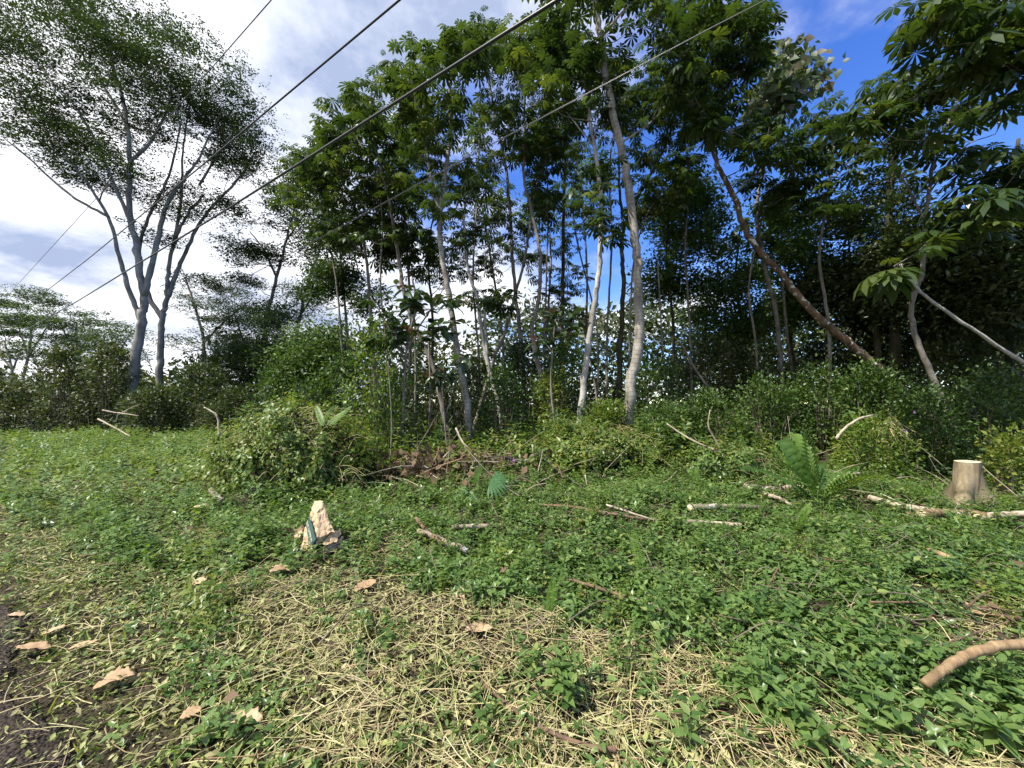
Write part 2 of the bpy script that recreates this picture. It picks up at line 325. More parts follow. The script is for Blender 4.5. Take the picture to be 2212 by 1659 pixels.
def axes(d, up=(0, 0, 1)): return frames(np.array([d], float), np.array([up], float))[0]
def t_sprig(leaf, pairs, h, size, droop):
    """upright shoot with crossed pairs of leaves"""
    ps = []
    for k in range(pairs):
        z = h*(k+1)/pairs; s = size*(1-.38*(k/max(1, pairs-1))**2)*rng.uniform(.85, 1.15); a0 = k*math.pi/2+rng.uniform(-.35, .35)
        el = rng.uniform(-.1, .35)+.5*k/pairs-droop
        for a in (a0, a0+math.pi):
            d = (math.cos(a)*math.cos(el), math.sin(a)*math.cos(el), math.sin(el)); ps.append((leaf, axes(d)*s, np.array([0, 0, z]), rng.uniform(0, .35)))
    st = tri([(-.003, 0, -.02), (.003, 0, -.02), (.0015, .002, h), (-.0015, .002, h)], [], [(0, 1, 2, 3)]); ps.append((st, np.eye(3), np.zeros(3), .1))
    return combine(ps)
def t_palmate(lobes=9, span=148, petiole=.5, w=.17, droop=.25):
    """umbrella leaf: petiole from the origin, blade of radius 1 around its end"""
    V, T, Q = [], [], []
    angs = np.linspace(-span, span, lobes)
    for a in angs:
        ar = R(a+rng.uniform(-4, 4)); Ln = (1-.34*(abs(a)/span)**1.6)*rng.uniform(.92, 1.06); c, s_ = math.cos(ar), math.sin(ar); n = len(V)
        dz = rng.uniform(-.06, .06)
        for (x, y) in ((.02, 0), (.42, w*.55), (.42, -w*.55), (.74, w), (.74, -w), (1., 0)):
            rr = x*Ln; z = -droop*(rr**1.8)+(.03 if y else -.01)+dz*rr
            V.append((petiole+rr*c-y*s_, rr*s_+y*c, z))
        T += [(n, n+2, n+1), (n+3, n+4, n+5)]; Q.append((n+1, n+2, n+4, n+3))
    n = len(V); r = .012
    V += [(0, r, 0), (0, -r, 0), (0, 0, r*1.6), (petiole, r, -.01), (petiole, -r, -.01), (petiole, 0, r*1.2)]
    Q += [(n, n+3, n+4, n+1), (n+1, n+4, n+5, n+2), (n+2, n+5, n+3, n)]
    return tri(V, T, Q)
def t_pinnate(n=9, length=1., w=.32, gap=.62, droop=.15, tipw=.35, ang=62):
    """feather leaf: rachis with flat leaflets on both sides"""
    V, T, Q = [], [], []
    for i in range(n):
        x = length*(.10+.88*i/(n-1)); f = math.sin(math.pi*min(.98, .22+.72*i/(n-1)))**.7; f = max(f, tipw*.5)
        ww = w*f; hw = length/n*gap*.5; z = -droop*x*x/length
        for s_ in (-1, 1):
            k = len(V); a = R(ang); dx, dy = math.cos(a)*ww, math.sin(a)*ww*s_
            V += [(x, 0, z), (x+dx*.5+hw, dy*.5, z-.02*ww), (x+dx, dy, z-.12*ww), (x+dx*.5-hw, dy*.5, z-.02*ww)]
            Q.append((k, k+1, k+2, k+3) if s_ < 0 else (k, k+3, k+2, k+1))
    k = len(V); r = .008*length; m = 4
    for i in range(m+1):
        x = length*i/m; z = -droop*x*x/length; V += [(x, r*(1-.7*i/m), z-.001), (x, -r*(1-.7*i/m), z-.001)]
    Q += [(k+2*i, k+2*i+1, k+2*i+3, k+2*i+2) for i in range(m)]
    return tri(V, T, Q)
LEAF = t_leaf(); LEAFN = t_leaf(.17, .05, -.15); LEAFB = t_leaf(.34, .06, -.15); LEAF8 = t_leaf8(); BROAD = t_leaf8(.24, .05, -.3)
PALM = [t_palmate(9, 148, .9, .15, .4), t_palmate(8, 140, .7, .17, .6), t_palmate(10, 152, 1.0, .14, .3), t_palmate(9, 150, .8, .16, .85)]
def t_clump(n, leaf, size, rad, flat=1.):
    return combine([(leaf, frames(rand_dirs(1, -.5, .5), np.array([[rng.normal(0, .5), rng.normal(0, .5), 1.]]))[0]*size*rng.uniform(.7, 1.2), rng.normal(0, rad, 3)*np.array([1, 1, flat]), rng.uniform(0, .5)) for _ in range(n)])
LEAFQ = tri([(0, 0, 0), (.5, .24, .05), (1, 0, -.1), (.5, -.24, .05)], [(0, 2, 1), (0, 3, 2)])
FINE = [t_clump(11, LEAFQ, .5, .55) for _ in range(4)]
ALB = [t_clump(8, LEAFQ, .50, .42, .45) for _ in range(4)]

# ------------------------------------------------------------------ setting: ground and road
gs = np.sinh(np.linspace(-5.2, 5.2, 191)); gs = gs/gs[-1]*420
X, Y = np.meshgrid(gs, gs+6); Z = gz(X, Y)+.012*fbm(X*2.2, Y*2.2)
k = len(gs); ii = (np.arange(k-1)[:, None]*k+np.arange(k-1)[None]).ravel()
g = Geo(); g.raw(np.stack([X.ravel(), Y.ravel(), Z.ravel()], 1), None, np.stack([ii, ii+1, ii+k+1, ii+k], 1))
o = g.build('ground', M['soil'], smooth=True); o['kind'] = 'structure'
tt = np.concatenate([-np.geomspace(60, .6, 60), np.linspace(-.55, 6, 130), np.geomspace(6.05, 200, 80)])
nn = np.concatenate([np.linspace(-5.5, -.6, 26), np.linspace(-.55, 1.1, 44)])
TT, NN = np.meshgrid(tt, nn, indexing='ij'); edge = .42+.14*fbm(TT*1.3, TT*.2, 1)+.06*fbm(TT*4, NN*0, 2)
NN2 = np.where(NN > edge, edge, NN); NN2 = np.maximum(NN2, -5.2+.15*fbm(TT, TT*0, 4))
X = T2[0]*TT+N2[0]*NN2; Y = T2[1]*TT+N2[1]*NN2
Z = gz(X, Y)+.03+.012*fbm(X*5, Y*5, 3)+.008*fbm(X*14, Y*13, 1); Z = np.where(NN >= edge, gz(X, Y)-.03, Z)
a, b = TT.shape; ii = (np.arange(a-1)[:, None]*b+np.arange(b-1)[None]).ravel()
g = Geo(); g.raw(np.stack([X.ravel(), Y.ravel(), Z.ravel()], 1), None, np.stack([ii, ii+1, ii+b+1, ii+b], 1))
o = g.build('gravel_road', M['gravel'], smooth=True); o['kind'] = 'structure'

# ------------------------------------------------------------------ trees
def hang_to_ground(P, r0):
    """carry a stem down into the ground below its lowest point"""
    b = P[0]; gzv = float(gz(b[0], b[1]))
    if b[2] > gzv-.05:
        d = nrm(P[0]-P[1]); k = (b[2]-gzv+.12)/max(.35, -d[2]) if d[2] < 0 else 0
        e = b+d*k; e[2] = gz(e[0], e[1])-.12
        P = np.vstack([e, P])
    return P
def stem_path(pts, d, jit=0.):
    n = len(pts); ds = d if np.ndim(d) else np.full(n, d)
    ds = np.interp(np.linspace(0, 1, n), np.linspace(0, 1, len(ds)), ds)
    return np.array([U(p[0], p[1], ds[i]) for i, p in enumerate(pts)])
def tips_in(ell, d, dj, jitter=True):
    """points spread through crown ellipses (u, v, ru, rv, n) about depth d"""
    o = []
    for (cu, cv, ru, rv, n) in ell:
        m = 0
        while m < n:
            q = rng.uniform(-1, 1, 3)
            if (q**2).sum() > 1: continue
            o.append(U(cu+q[0]*ru, cv+q[1]*rv, d+q[2]*dj)); m += 1
    return np.array(o) if o else np.zeros((0, 3))
def twig_to(g, limbs, tip, r=.02, seg=5, up=.35):
    best = None
    for (P, rr) in limbs:
        dv = tip-P; dist = np.linalg.norm(dv, axis=1)+np.maximum(0, P[:, 2]-tip[2]+.15*dist_h(dv))*3
        i = int(np.argmin(dist))
        if best is None or dist[i] < best[0]: best = (dist[i], P[i], rr[min(i, len(rr)-1)])
    s = best[1]; Ln = np.linalg.norm(tip-s)
    if Ln < .05: return
    mid = (s+tip)/2+np.array([0, 0, -.12*Ln])+rng.normal(0, .06*Ln, 3)
    r0 = min(best[2]*.75, r*(.5+.35*Ln)); P = smooth_path([s, mid, tip], 4)
    tube(g, P, [r0, r0*.6, max(.004, r0*.25)], seg, cap=False)
    return P
def dist_h(dv): return np.hypot(dv[:, 0], dv[:, 1])
def make_tree(name, label, d, stems, ell, kind, bark, group=None, leaf=None, dj=2., size=.45, per=8, crad=.5, flat=.5, cat='tree', sub=None, individual=True, twr=.02, maxleaf=300, dens=1.):
    """stems: list of (points on the grid, width at foot, width at end[, depth]); the first is the trunk"""
    paths = []
    for si, s in enumerate(stems):
        dd = s[3] if len(s) > 3 else d; P = stem_path(s[0], dd)
        r0 = s[1]/2/FV*np.mean(dd); r1 = s[2]/2/FV*np.mean(dd)
        if si == 0: P = hang_to_ground(P, r0)
        else: r1 = max(r1, .006)
        P = smooth_path(P, 7); P[1:-1] += rng.normal(0, .012*max(r0/.1, .3), (len(P)-2, 3))
        paths.append((P, np.linspace(r0, r1, len(P))))
    root = empty(name, paths[0][0][0]+np.array([0, 0, .1]), label, cat, group)
    for si, (P, r) in enumerate(paths):
        gg = Geo(); rr = r*(1+.05*np.sin(np.arange(len(r))*1.7)); 
        if si == 0: rr[:4] *= np.linspace(1.35, 1.0, 4)
        tube(gg, P, rr, 12 if r[0] > .05 else 7, wob=.03); gg.build('trunk' if si == 0 else 'limb', M[bark], root, True)
    tips = tips_in([(e_[0], e_[1], e_[2], e_[3], max(1, int(round(e_[4]*dens)))) for e_ in ell], d, dj); tw = Geo(); paths2 = list(paths)
    # nearer tips first so that outer twigs can spring from inner ones
    if len(tips):
        allP = np.concatenate([p for p, _ in paths]); o_ = np.argsort([np.min(np.linalg.norm(allP-t, axis=1)) for t in tips]); tips = tips[o_]
    for t in tips:
        P = twig_to(tw, paths2, t, twr)
        if P is not None: paths2.append((P, np.linspace(.03, .012, len(P))))
    if tw.n: stuff(tw.build('twigs', M['twig'] if bark not in ('barkA', 'barkW') else M['barkG'], root, True))
    if kind == 'palmate':
        L_, R_, S_ = [], [], []
        for t in tips:
            n = int(rng.integers(per-2, per+3)); a0 = rng.uniform(0, 6.28)
            for q in range(n):
                a = a0+q*2.4+rng.uniform(-.3, .3); e = rng.uniform(-.35, .85) if q else 1.0
                dr = np.array([math.cos(a)*math.cos(e), math.sin(a)*math.cos(e), math.sin(e)]); upv = np.array([rng.normal(0, .25), rng.normal(0, .25), 1.])
                if abs(dr.dot(nrm(upv))) > .95: upv = np.array([1., 0, 0])
                # blade droops relative to its stalk
                dr2 = nrm(dr*np.array([1, 1, .5])+np.array([0, 0, -.25]))
                L_.append(t+rng.normal(0, .13, 3)+np.array([0, 0, -.05*q/n])); R_.append(frames(dr2[None], upv[None])[0]); S_.append(size*rng.uniform(.7, 1.15)*(.5 if q == 0 else 1))
        L_, R_, S_ = np.array(L_), np.array(R_), np.array(S_); nI = min(maxleaf, len(L_)) if individual else 0
        order = np.argsort(np.linalg.norm(L_-np.array([0, 0, CAMH]), axis=1))
        for i in order[:nI]:
            o = bpy.data.objects.new('leaf', PMESH[int(rng.integers(len(PMESH)))]); col.objects.link(o); o.parent = root
            o.location = L_[i]-np.array(root.location); o.rotation_euler = Matrix(R_[i]).to_euler(); o.scale = (S_[i],)*3
        rest = order[nI:]
        if len(rest):
            gg = Geo(); which = rng.integers(len(PALM), size=len(rest))
            for w in range(len(PALM)):
                q = rest[which == w]; gg.inst(PALM[w], L_[q], R_[q]*S_[q][:, None, None])
            stuff(gg.build('crown', M[leaf or 'cec'], root))
    else:
        gg = Geo()
        for t in tips:
            n = max(3, int(per*rng.uniform(.6, 1.4))); rad = crad*rng.uniform(.7, 1.3)
            q = rng.normal(0, .5, (n, 3)); q = q/np.maximum(1, np.linalg.norm(q, axis=1, keepdims=True)); loc = t+q*np.array([rad, rad, rad*flat])
            if kind == 'alb': dr = rand_dirs(n, -.35, .15); up = np.stack([rng.normal(0, .3, n), rng.normal(0, .3, n), np.ones(n)], 1); tp = ALB
            elif kind == 'fine': dr = rand_dirs(n, -.8, .4); up = np.stack([rng.normal(0, .6, n), rng.normal(0, .6, n), np.ones(n)], 1); tp = FINE
            elif kind == 'heart': dr = rand_dirs(n, -.95, -.2); up = rand_dirs(n, -.2, .8); tp = [LEAFB, t_leaf(.4, .08, -.2)]
            else: dr = rand_dirs(n, -.8, .3); up = rand_dirs(n, .2, 1.); tp = [LEAF, LEAFN]
            s_ = size*rng.uniform(.6, 1.25, n); Fm = frames(dr, up)*s_[:, None, None]; w = rng.integers(len(tp), size=n)
            for k_ in range(len(tp)): gg.inst(tp[k_], loc[w == k_], Fm[w == k_], spread=1.)
        stuff(gg.build('crown', M[leaf or {'alb': 'alb', 'heart': 'heart'}.get(kind, 'fine')], root))
    return root, paths
def mesh_of(tpl, name, mat):
    g = Geo(); g.raw(tpl[0], tpl[1], tpl[2], rng.random()); o = g.build(name, mat); me = o.data; bpy.data.objects.remove(o); return me
PMESH = [mesh_of(t, 'leaf', M['cec']) for t in PALM]

# tall spreading trees on the left
make_tree('albizia_tree', 'tall grey-trunked tree with forked limbs and wide wind-swept crown, left of its twin', 21,
    [([(280, 886), (293, 770), (307, 686), (310, 646), (297, 553), (281, 467), (280, 350), (267, 233), (240, 120), (225, 30)], 21, 4),
     ([(303, 690), (277, 620), (257, 553), (233, 467), (160, 360), (80, 300)], 11, 2.5, (21, 19.5)),
     ([(283, 480), (240, 383), (207, 307), (160, 227), (80, 140)], 8, 2, (21, 20)),
     ([(311, 640), (333, 553), (360, 443), (400, 383), (430, 340), (483, 233)], 12, 2.5, (21, 22)),
     ([(280, 350), (330, 300), (370, 200), (350, 120)], 7, 2, (21, 23)), ([(233, 467), (150, 420), (60, 340), (10, 300)], 6, 2, (20, 20.5)),
     ([(270, 260), (220, 180), (150, 80)], 6, 2, (21, 20.5))],
    [(110, 60, 160, 90, 34), (260, 60, 150, 80, 26), (350, 130, 130, 90, 26), (70, 180, 130, 80, 22), (250, 190, 150, 80, 24), (80, 285, 110, 35, 16), (200, 360, 110, 40, 14), (160, 310, 120, 40, 12), (290, 280, 130, 70, 16), (-60, 100, 80, 150, 16), (-40, 290, 60, 40, 6)],
    'alb', 'barkA', 'the pair of tall spreading trees', dj=3.2, size=.30, per=36, crad=1.25, flat=.22, twr=.03, dens=1.2)
make_tree('albizia_tree', 'tall grey-trunked tree with upright fork, right of its taller spreading twin', 23,
    [([(345, 813), (347, 760), (350, 693), (360, 650), (362, 610), (372, 540), (400, 470), (440, 420)], 15, 4),
     ([(352, 690), (320, 636), (300, 553), (320, 470), (365, 380), (390, 270)], 10, 3), ([(363, 640), (378, 600), (397, 553), (440, 470), (520, 380), (550, 330)], 10, 3, (23, 24)),
     ([(372, 540), (390, 440), (395, 330), (410, 220)], 7, 2, (23, 24)), ([(430, 400), (480, 320), (540, 240)], 5, 2, (23, 23))],
    [(470, 200, 100, 70, 18), (520, 280, 75, 70, 18), (430, 290, 120, 60, 16), (500, 360, 80, 35, 12), (400, 440, 90, 40, 11), (310, 400, 90, 40, 8), (480, 460, 70, 30, 7), (340, 500, 60, 25, 4)],
    'alb', 'barkA', 'the pair of tall spreading trees', dj=2.6, size=.30, per=36, crad=1.2, flat=.22, twr=.03, dens=1.25)
# layered trees in the far left distance
far = [('flat-topped far tree at the left edge of the field', 46, (40, 850), (70, 690), [(60, 650, 110, 28, 15), (40, 700, 100, 28, 11), (90, 740, 90, 22, 8)]),
       ('flat-topped far tree showing left of the big forked trunk', 50, (150, 850), (165, 700), [(170, 690, 90, 25, 12), (190, 730, 80, 22, 9), (130, 770, 90, 20, 8)]),
       ('bright green layered far tree close behind the big forked trunk', 42, (230, 850), (240, 720), [(240, 720, 60, 22, 9), (235, 765, 75, 20, 8)]),
       ('far tree with bare forked limbs at the very left edge', 38, (30, 860), (10, 740), [(-20, 690, 80, 40, 10), (10, 760, 60, 25, 5)])]
for (lb, d, b, t, el_) in far:
    make_tree('far_albizia_tree', lb, d, [([b, ((b[0]+t[0])/2+6, (b[1]+t[1])/2), t], 8, 3), ([((b[0]+t[0])/2+6, (b[1]+t[1])/2), (t[0]-40, t[1]-15)], 4, 1.5), ([((b[0]+t[0])/2+6, (b[1]+t[1])/2), (t[0]+45, t[1]-5)], 4, 1.5)],
              el_, 'alb', 'barkA', 'far trees beyond the field', dj=4, size=.55, per=48, crad=2.0, flat=.2, twr=.05, leaf='fine')
mid = [('slim grey tree rising right of the twin spreading trees', 27, [([(565, 830), (575, 700), (598, 600), (618, 520), (640, 440)], 11, 3), ([(598, 600), (570, 540), (540, 500)], 5, 2), ([(618, 520), (660, 460)], 4, 1.5)],
        [(560, 560, 70, 30, 12), (480, 610, 90, 25, 12), (620, 440, 60, 60, 14), (650, 510, 50, 40, 8), (510, 540, 50, 22, 6)], 'alb', 'barkG'),
       ('leaning grey tree between the layered trees and the tall stand', 28, [([(625, 830), (640, 730), (662, 620), (690, 540), (700, 470)], 10, 3), ([(650, 680), (690, 620), (730, 580)], 4, 1.5)],
        [(680, 400, 60, 60, 14), (640, 650, 60, 40, 10), (700, 600, 50, 40, 8), (600, 690, 60, 30, 8)], 'fine', 'barkG'),
       ('broad layered tree low behind the twin trunks', 32, [([(430, 850), (440, 740), (420, 660), (400, 600)], 9, 3), ([(440, 740), (490, 690), (540, 650)], 5, 2)],
        [(440, 640, 90, 30, 14), (500, 680, 100, 30, 15), (450, 740, 90, 30, 12), (540, 740, 80, 30, 10)], 'alb', 'barkG'),
       ('dark bushy tree with crossing stems left of the tall stand', 24, [([(520, 850), (545, 790), (575, 720), (600, 660)], 8, 3), ([(545, 790), (520, 720), (500, 660)], 5, 2)],
        [(560, 700, 70, 40, 14), (600, 760, 80, 30, 14), (500, 770, 80, 30, 12)], 'fine', 'barkD')]
for (lb, d, st, el_, kd, bk) in mid:
    make_tree('layered_tree', lb, d, st, el_, kd, bk, 'trees behind the twin trunks', dj=3, size=.36 if kd == 'alb' else .3, per=42 if kd == 'alb' else 44, crad=1.3, flat=.3 if kd == 'alb' else .6, twr=.035)

# stand of tall umbrella-leaved trees
def cec(label, d, stems, ell, bark='barkG', **kw):
    kw.setdefault('size', .27); kw['per'] = 6; kw.setdefault('dj', 1.9); kw.setdefault('dens', 2.5); stems = [(q[0], q[1]*.86, q[2]*.86)+tuple(q[3:]) for q in stems]
    return make_tree('cecropia_tree', label, d, stems, ell, 'palmate', bark, 'umbrella-leaved trees of the tall stand', **kw)
cec('tallest ringed pale trunk of the stand, curving left towards the top of the picture', 10.0,
    [([(1352, 940), (1364, 836), (1379, 736), (1378, 636), (1375, 553), (1360, 417), (1337, 300), (1310, 167), (1297, 83), (1284, 0), (1270, -90)], 29, 12),
     ([(1297, 83), (1350, 20), (1420, -30)], 6, 3, (10, 9.4)), ([(1340, 310), (1420, 250), (1500, 130)], 5, 3, (10, 11))],
    [(1290, -60, 160, 70, 12), (1420, 20, 120, 60, 9), (1480, 110, 60, 50, 4)], 'barkC')
cec('white slender trunk just left of the tallest ringed trunk', 10.4,
    [([(1250, 940), (1260, 836), (1274, 720), (1290, 620), (1296, 553), (1297, 417), (1284, 317), (1272, 233), (1274, 170)], 18, 7), ([(1284, 317), (1230, 250), (1180, 190)], 4, 2)],
    [(1280, 400, 50, 60, 4), (1310, 480, 60, 30, 3), (1265, 130, 90, 60, 9), (1190, 170, 60, 50, 5), (1320, 230, 50, 40, 3)], 'barkW')
cec('pale trunk with splayed cut foot, forking halfway up, left of the white trunks', 11.2,
    [([(1018, 990), (1007, 853), (984, 736), (967, 620), (954, 553), (950, 467), (964, 360), (974, 283), (972, 183), (985, 110)], 20, 6), ([(950, 460), (937, 410), (920, 320), (897, 217), (890, 150)], 11, 4), ([(974, 290), (1000, 210), (1015, 130)], 4, 2)],
    [(960, 420, 60, 60, 4), (910, 340, 60, 60, 4), (985, 110, 70, 50, 8), (890, 150, 60, 60, 8), (1020, 70, 50, 40, 5), (930, 230, 70, 60, 7), (860, 250, 50, 50, 4)], 'barkC')
cec('trunk leaning left from dead hanging leaves, behind the forked pale trunk', 12.6,
    [([(970, 945), (957, 886), (937, 796), (904, 720), (877, 646), (860, 553), (844, 450), (827, 377), (804, 283), (800, 220)], 15, 5), ([(830, 390), (790, 330), (760, 280)], 4, 2)],
    [(800, 220, 60, 60, 9), (755, 260, 60, 50, 7), (830, 330, 70, 60, 8), (720, 330, 50, 50, 5)], 'barkG')
cec('double-stemmed grey trunk in the middle of the stand', 12.2,
    [([(1084, 915), (1070, 846), (1050, 766), (1037, 690), (1030, 640), (1017, 603), (1007, 553), (1003, 470), (1006, 400)], 13, 5), ([(1052, 772), (1048, 700), (1049, 646)], 8, 5)],
    [(1005, 380, 50, 50, 5), (1049, 640, 55, 25, 6), (1000, 500, 50, 40, 3)], 'barkW')
cec('stem slanting up to the right across the double-stemmed trunk', 12.9,
    [([(1060, 800), (1070, 766), (1090, 720), (1114, 636), (1134, 553), (1157, 417), (1170, 367), (1200, 300), (1215, 240)], 10, 4)],
    [(1205, 250, 60, 50, 7), (1150, 330, 60, 50, 6), (1170, 450, 60, 60, 5)], 'barkG')
cec('straight grey trunk right of the slanting stem', 14.5,
    [([(1134, 880), (1127, 753), (1117, 663), (1107, 553), (1097, 400), (1084, 317), (1057, 183), (1050, 110)], 12, 5), ([(1084, 317), (1110, 230), (1125, 150)], 4, 2)],
    [(1100, 460, 60, 70, 6), (1050, 100, 60, 50, 9), (1120, 130, 55, 50, 7), (1070, 230, 60, 50, 6), (1100, 340, 60, 50, 4)], 'barkG')
cec('twisted brown-stained trunk bending at its vine-hung foot', 11.6,
    [([(1237, 915), (1197, 880), (1174, 836), (1154, 746), (1150, 703), (1164, 646), (1167, 553), (1147, 450), (1134, 400), (1132, 317), (1137, 150), (1140, 80)], 15, 4)],
    [(1140, 90, 70, 60, 9), (1190, 60, 50, 40, 5), (1130, 250, 60, 50, 4)], 'barkG')
cec('dark straight trunk between the twisted trunk and the white one', 15.5,
    [([(1212, 870), (1215, 700), (1217, 533), (1220, 367), (1224, 217), (1230, 130)], 12, 5)],
    [(1230, 120, 70, 60, 9), (1240, 230, 60, 50, 5), (1200, 340, 50, 40, 3)], 'barkD')
cec('dark mossy trunk right behind the tallest ringed trunk', 14.2,
    [([(1336, 850), (1340, 736), (1347, 620), (1344, 553), (1347, 500), (1380, 420), (1430, 330), (1470, 220)], 15, 5), ([(1347, 500), (1337, 380), (1345, 260)], 8, 3)],
    [(1390, 240, 70, 60, 10), (1450, 180, 70, 60, 10), (1350, 170, 60, 60, 7), (1500, 250, 60, 50, 6), (1420, 330, 60, 40, 5)], 'barkD')
cec('thin pale stem half hidden behind the tallest ringed trunk', 13.2,
    [([(1358, 880), (1360, 770), (1365, 603), (1390, 480), (1440, 400)], 7, 3)], [(1450, 390, 60, 50, 7), (1400, 460, 50, 40, 4)], 'barkG')
cec('slim tree at the left end of the tall stand', 14.5,
    [([(812, 880), (805, 750), (797, 620), (790, 553), (767, 450), (737, 383), (730, 320)], 11, 4), ([(790, 553), (740, 500), (700, 470)], 4, 2)],
    [(660, 340, 50, 40, 6), (640, 420, 50, 50, 5), (725, 330, 60, 60, 9), (690, 400, 60, 60, 8), (770, 420, 60, 60, 7), (740, 500, 60, 50, 6)], 'barkG')
cec('dark tree with a tuft of lobed leaves high left of the cable crossing', 16,
    [([(880, 880), (888, 700), (880, 560), (872, 420), (880, 300)], 9, 4)], [(880, 300, 70, 60, 9), (850, 420, 80, 60, 11), (880, 530, 80, 60, 11), (800, 500, 60, 60, 7)], 'barkG', size=.36)
cec('tall brown trunk leaning far to the left across the right half', (10.5),
    [([(1990, 885), (1955, 853), (1908, 806), (1852, 756), (1795, 710), (1742, 660), (1688, 593), (1648, 550), (1608, 493), (1585, 423), (1555, 367), (1528, 293), (1508, 260), (1490, 210)], 22, 8),
     ([(1528, 293), (1580, 210), (1600, 120)], 6, 3), ([(1585, 423), (1630, 380), (1700, 340)], 4, 2), ([(1508, 260), (1560, 160), (1620, 60)], 5, 2, (10.5, 11.5))],
    [(1500, 180, 70, 60, 8), (1590, 130, 60, 60, 8), (1610, 50, 60, 50, 7), (1560, 250, 70, 50, 7), (1640, 290, 70, 50, 6), (1540, 40, 60, 50, 6)], 'barkB')
cec('upper right branch of large palmate leaves reaching in from the edge', 7.2,
    [([(2420, 420), (2330, 250), (2240, 110), (2120, 30), (2030, 15)], 9, 3), ([(2240, 110), (2180, 20), (2100, -30)], 5, 2), ([(2300, 210), (2200, 150), (2120, 110)], 5, 2)],
    [(2010, 30, 60, 30, 4), (2100, 20, 70, 40, 6), (2180, 60, 60, 40, 5), (2120, 110, 40, 30, 3), (2230, 150, 60, 60, 5)], 'barkG', size=.34, dens=1.3, dj=.8)
cec('right-hand umbrella tree with pale curving branch below the sky gap', 9.0,
    [([(2035, 860), (1990, 760), (1968, 670), (1992, 586), (2000, 480), (2010, 380), (2020, 300)], 15, 6), ([(2010, 380), (2080, 200), (2180, 180), (2250, 170)], 5, 3), ([(2000, 480), (1930, 350), (1880, 270)], 5, 2), ([(2005, 420), (2080, 320), (2150, 290)], 4, 2)],
    [(1960, 200, 80, 50, 8), (2060, 190, 80, 60, 7), (2140, 230, 70, 50, 5), (1880, 240, 50, 30, 4), (2010, 290, 80, 40, 5), (2100, 330, 70, 40, 4)], 'barkG', size=.31, dens=1.7)
cec('small umbrella tree under the blue gap right of the leaning brown trunk', 11,
    [([(1792, 850), (1790, 700), (1770, 560), (1785, 440), (1800, 330), (1805, 260)], 9, 4), ([(1785, 440), (1730, 370), (1700, 330)], 4, 2), ([(1790, 400), (1850, 330), (1890, 300)], 4, 2)],
    [(1800, 270, 70, 40, 7), (1740, 320, 70, 40, 6), (1860, 330, 60, 50, 6), (1780, 400, 80, 50, 6), (1700, 430, 60, 40, 5)], 'barkG', size=.30, dens=1.9)
cec('low sapling with broad drooping leaves crossing the right edge trunk', 7.0,
    [([(2330, 850), (2212, 783), (2108, 716), (2008, 646), (1960, 600), (1945, 570)], 11, 5)],
    [(1940, 570, 40, 15, 2), (2080, 470, 70, 40, 3), (2150, 420, 60, 40, 4), (2190, 350, 40, 40, 3)], 'barkW', size=.38, dens=1.2, dj=.6)
for (lb, d_, pts, w_, el_) in [('slender pale stem left of the leaning trunk with hanging leaves', 13.5, [(838, 890), (836, 760), (822, 620), (826, 480), (815, 390)], 7, [(815, 400, 50, 60, 5), (830, 500, 40, 50, 3)]),
    ('slender stem close right of the forked pale trunk', 14.5, [(1040, 880), (1032, 740), (1022, 600), (1030, 440), (1035, 300)], 7, [(1035, 290, 50, 50, 5), (1030, 400, 40, 50, 3)]),
    ('slender pale stem between twisted trunk and slanting stem', 13.8, [(1180, 880), (1176, 760), (1180, 600), (1184, 440), (1178, 300)], 6, [(1180, 290, 50, 50, 5), (1180, 420, 40, 60, 4)]),
    ('slender stem right of the white trunk top', 15, [(1310, 860), (1312, 700), (1322, 520), (1316, 380), (1330, 250)], 7, [(1330, 250, 50, 50, 5), (1320, 380, 50, 50, 4)]),
    ('slender dark stem left of the leaning brown trunk top', 14, [(1495, 870), (1490, 700), (1480, 540), (1490, 400), (1480, 300)], 7, [(1480, 310, 60, 50, 6), (1490, 430, 50, 50, 4)]),
    ('slender pale stem at the stand left end beside the cable', 15.5, [(745, 870), (738, 740), (725, 600), (700, 470), (690, 380)], 7, [(690, 380, 60, 50, 6), (720, 480, 50, 60, 5)]),
    ('slender stem under the blue gap beside the brown trunk', 13, [(1640, 870), (1632, 740), (1618, 620), (1640, 500), (1660, 400)], 7, [(1660, 400, 60, 50, 5), (1630, 520, 50, 50, 4)]),
    ('slender stem far behind between the two white trunks', 17, [(1290, 860), (1288, 700), (1240, 480), (1250, 330)], 6, [(1250, 330, 60, 60, 5), (1250, 450, 50, 60, 4)])]:
    cec(lb, d_, [(pts, w_, w_*.45)], el_, 'barkG', individual=False)
make_tree('heart_leaved_tree', 'tree with drooping heart-shaped leaves and pinkish young tips below the sky gap', 13,
    [([(1690, 880), (1680, 700), (1640, 520), (1640, 400), (1670, 280), (1700, 200)], 11, 4), ([(1670, 280), (1720, 210), (1750, 160)], 4, 2)],
    [(1690, 170, 60, 60, 24), (1740, 160, 35, 40, 10), (1660, 230, 60, 40, 14)], 'heart', 'barkG', dj=1.3, size=.3, per=26, crad=.6, flat=.8)

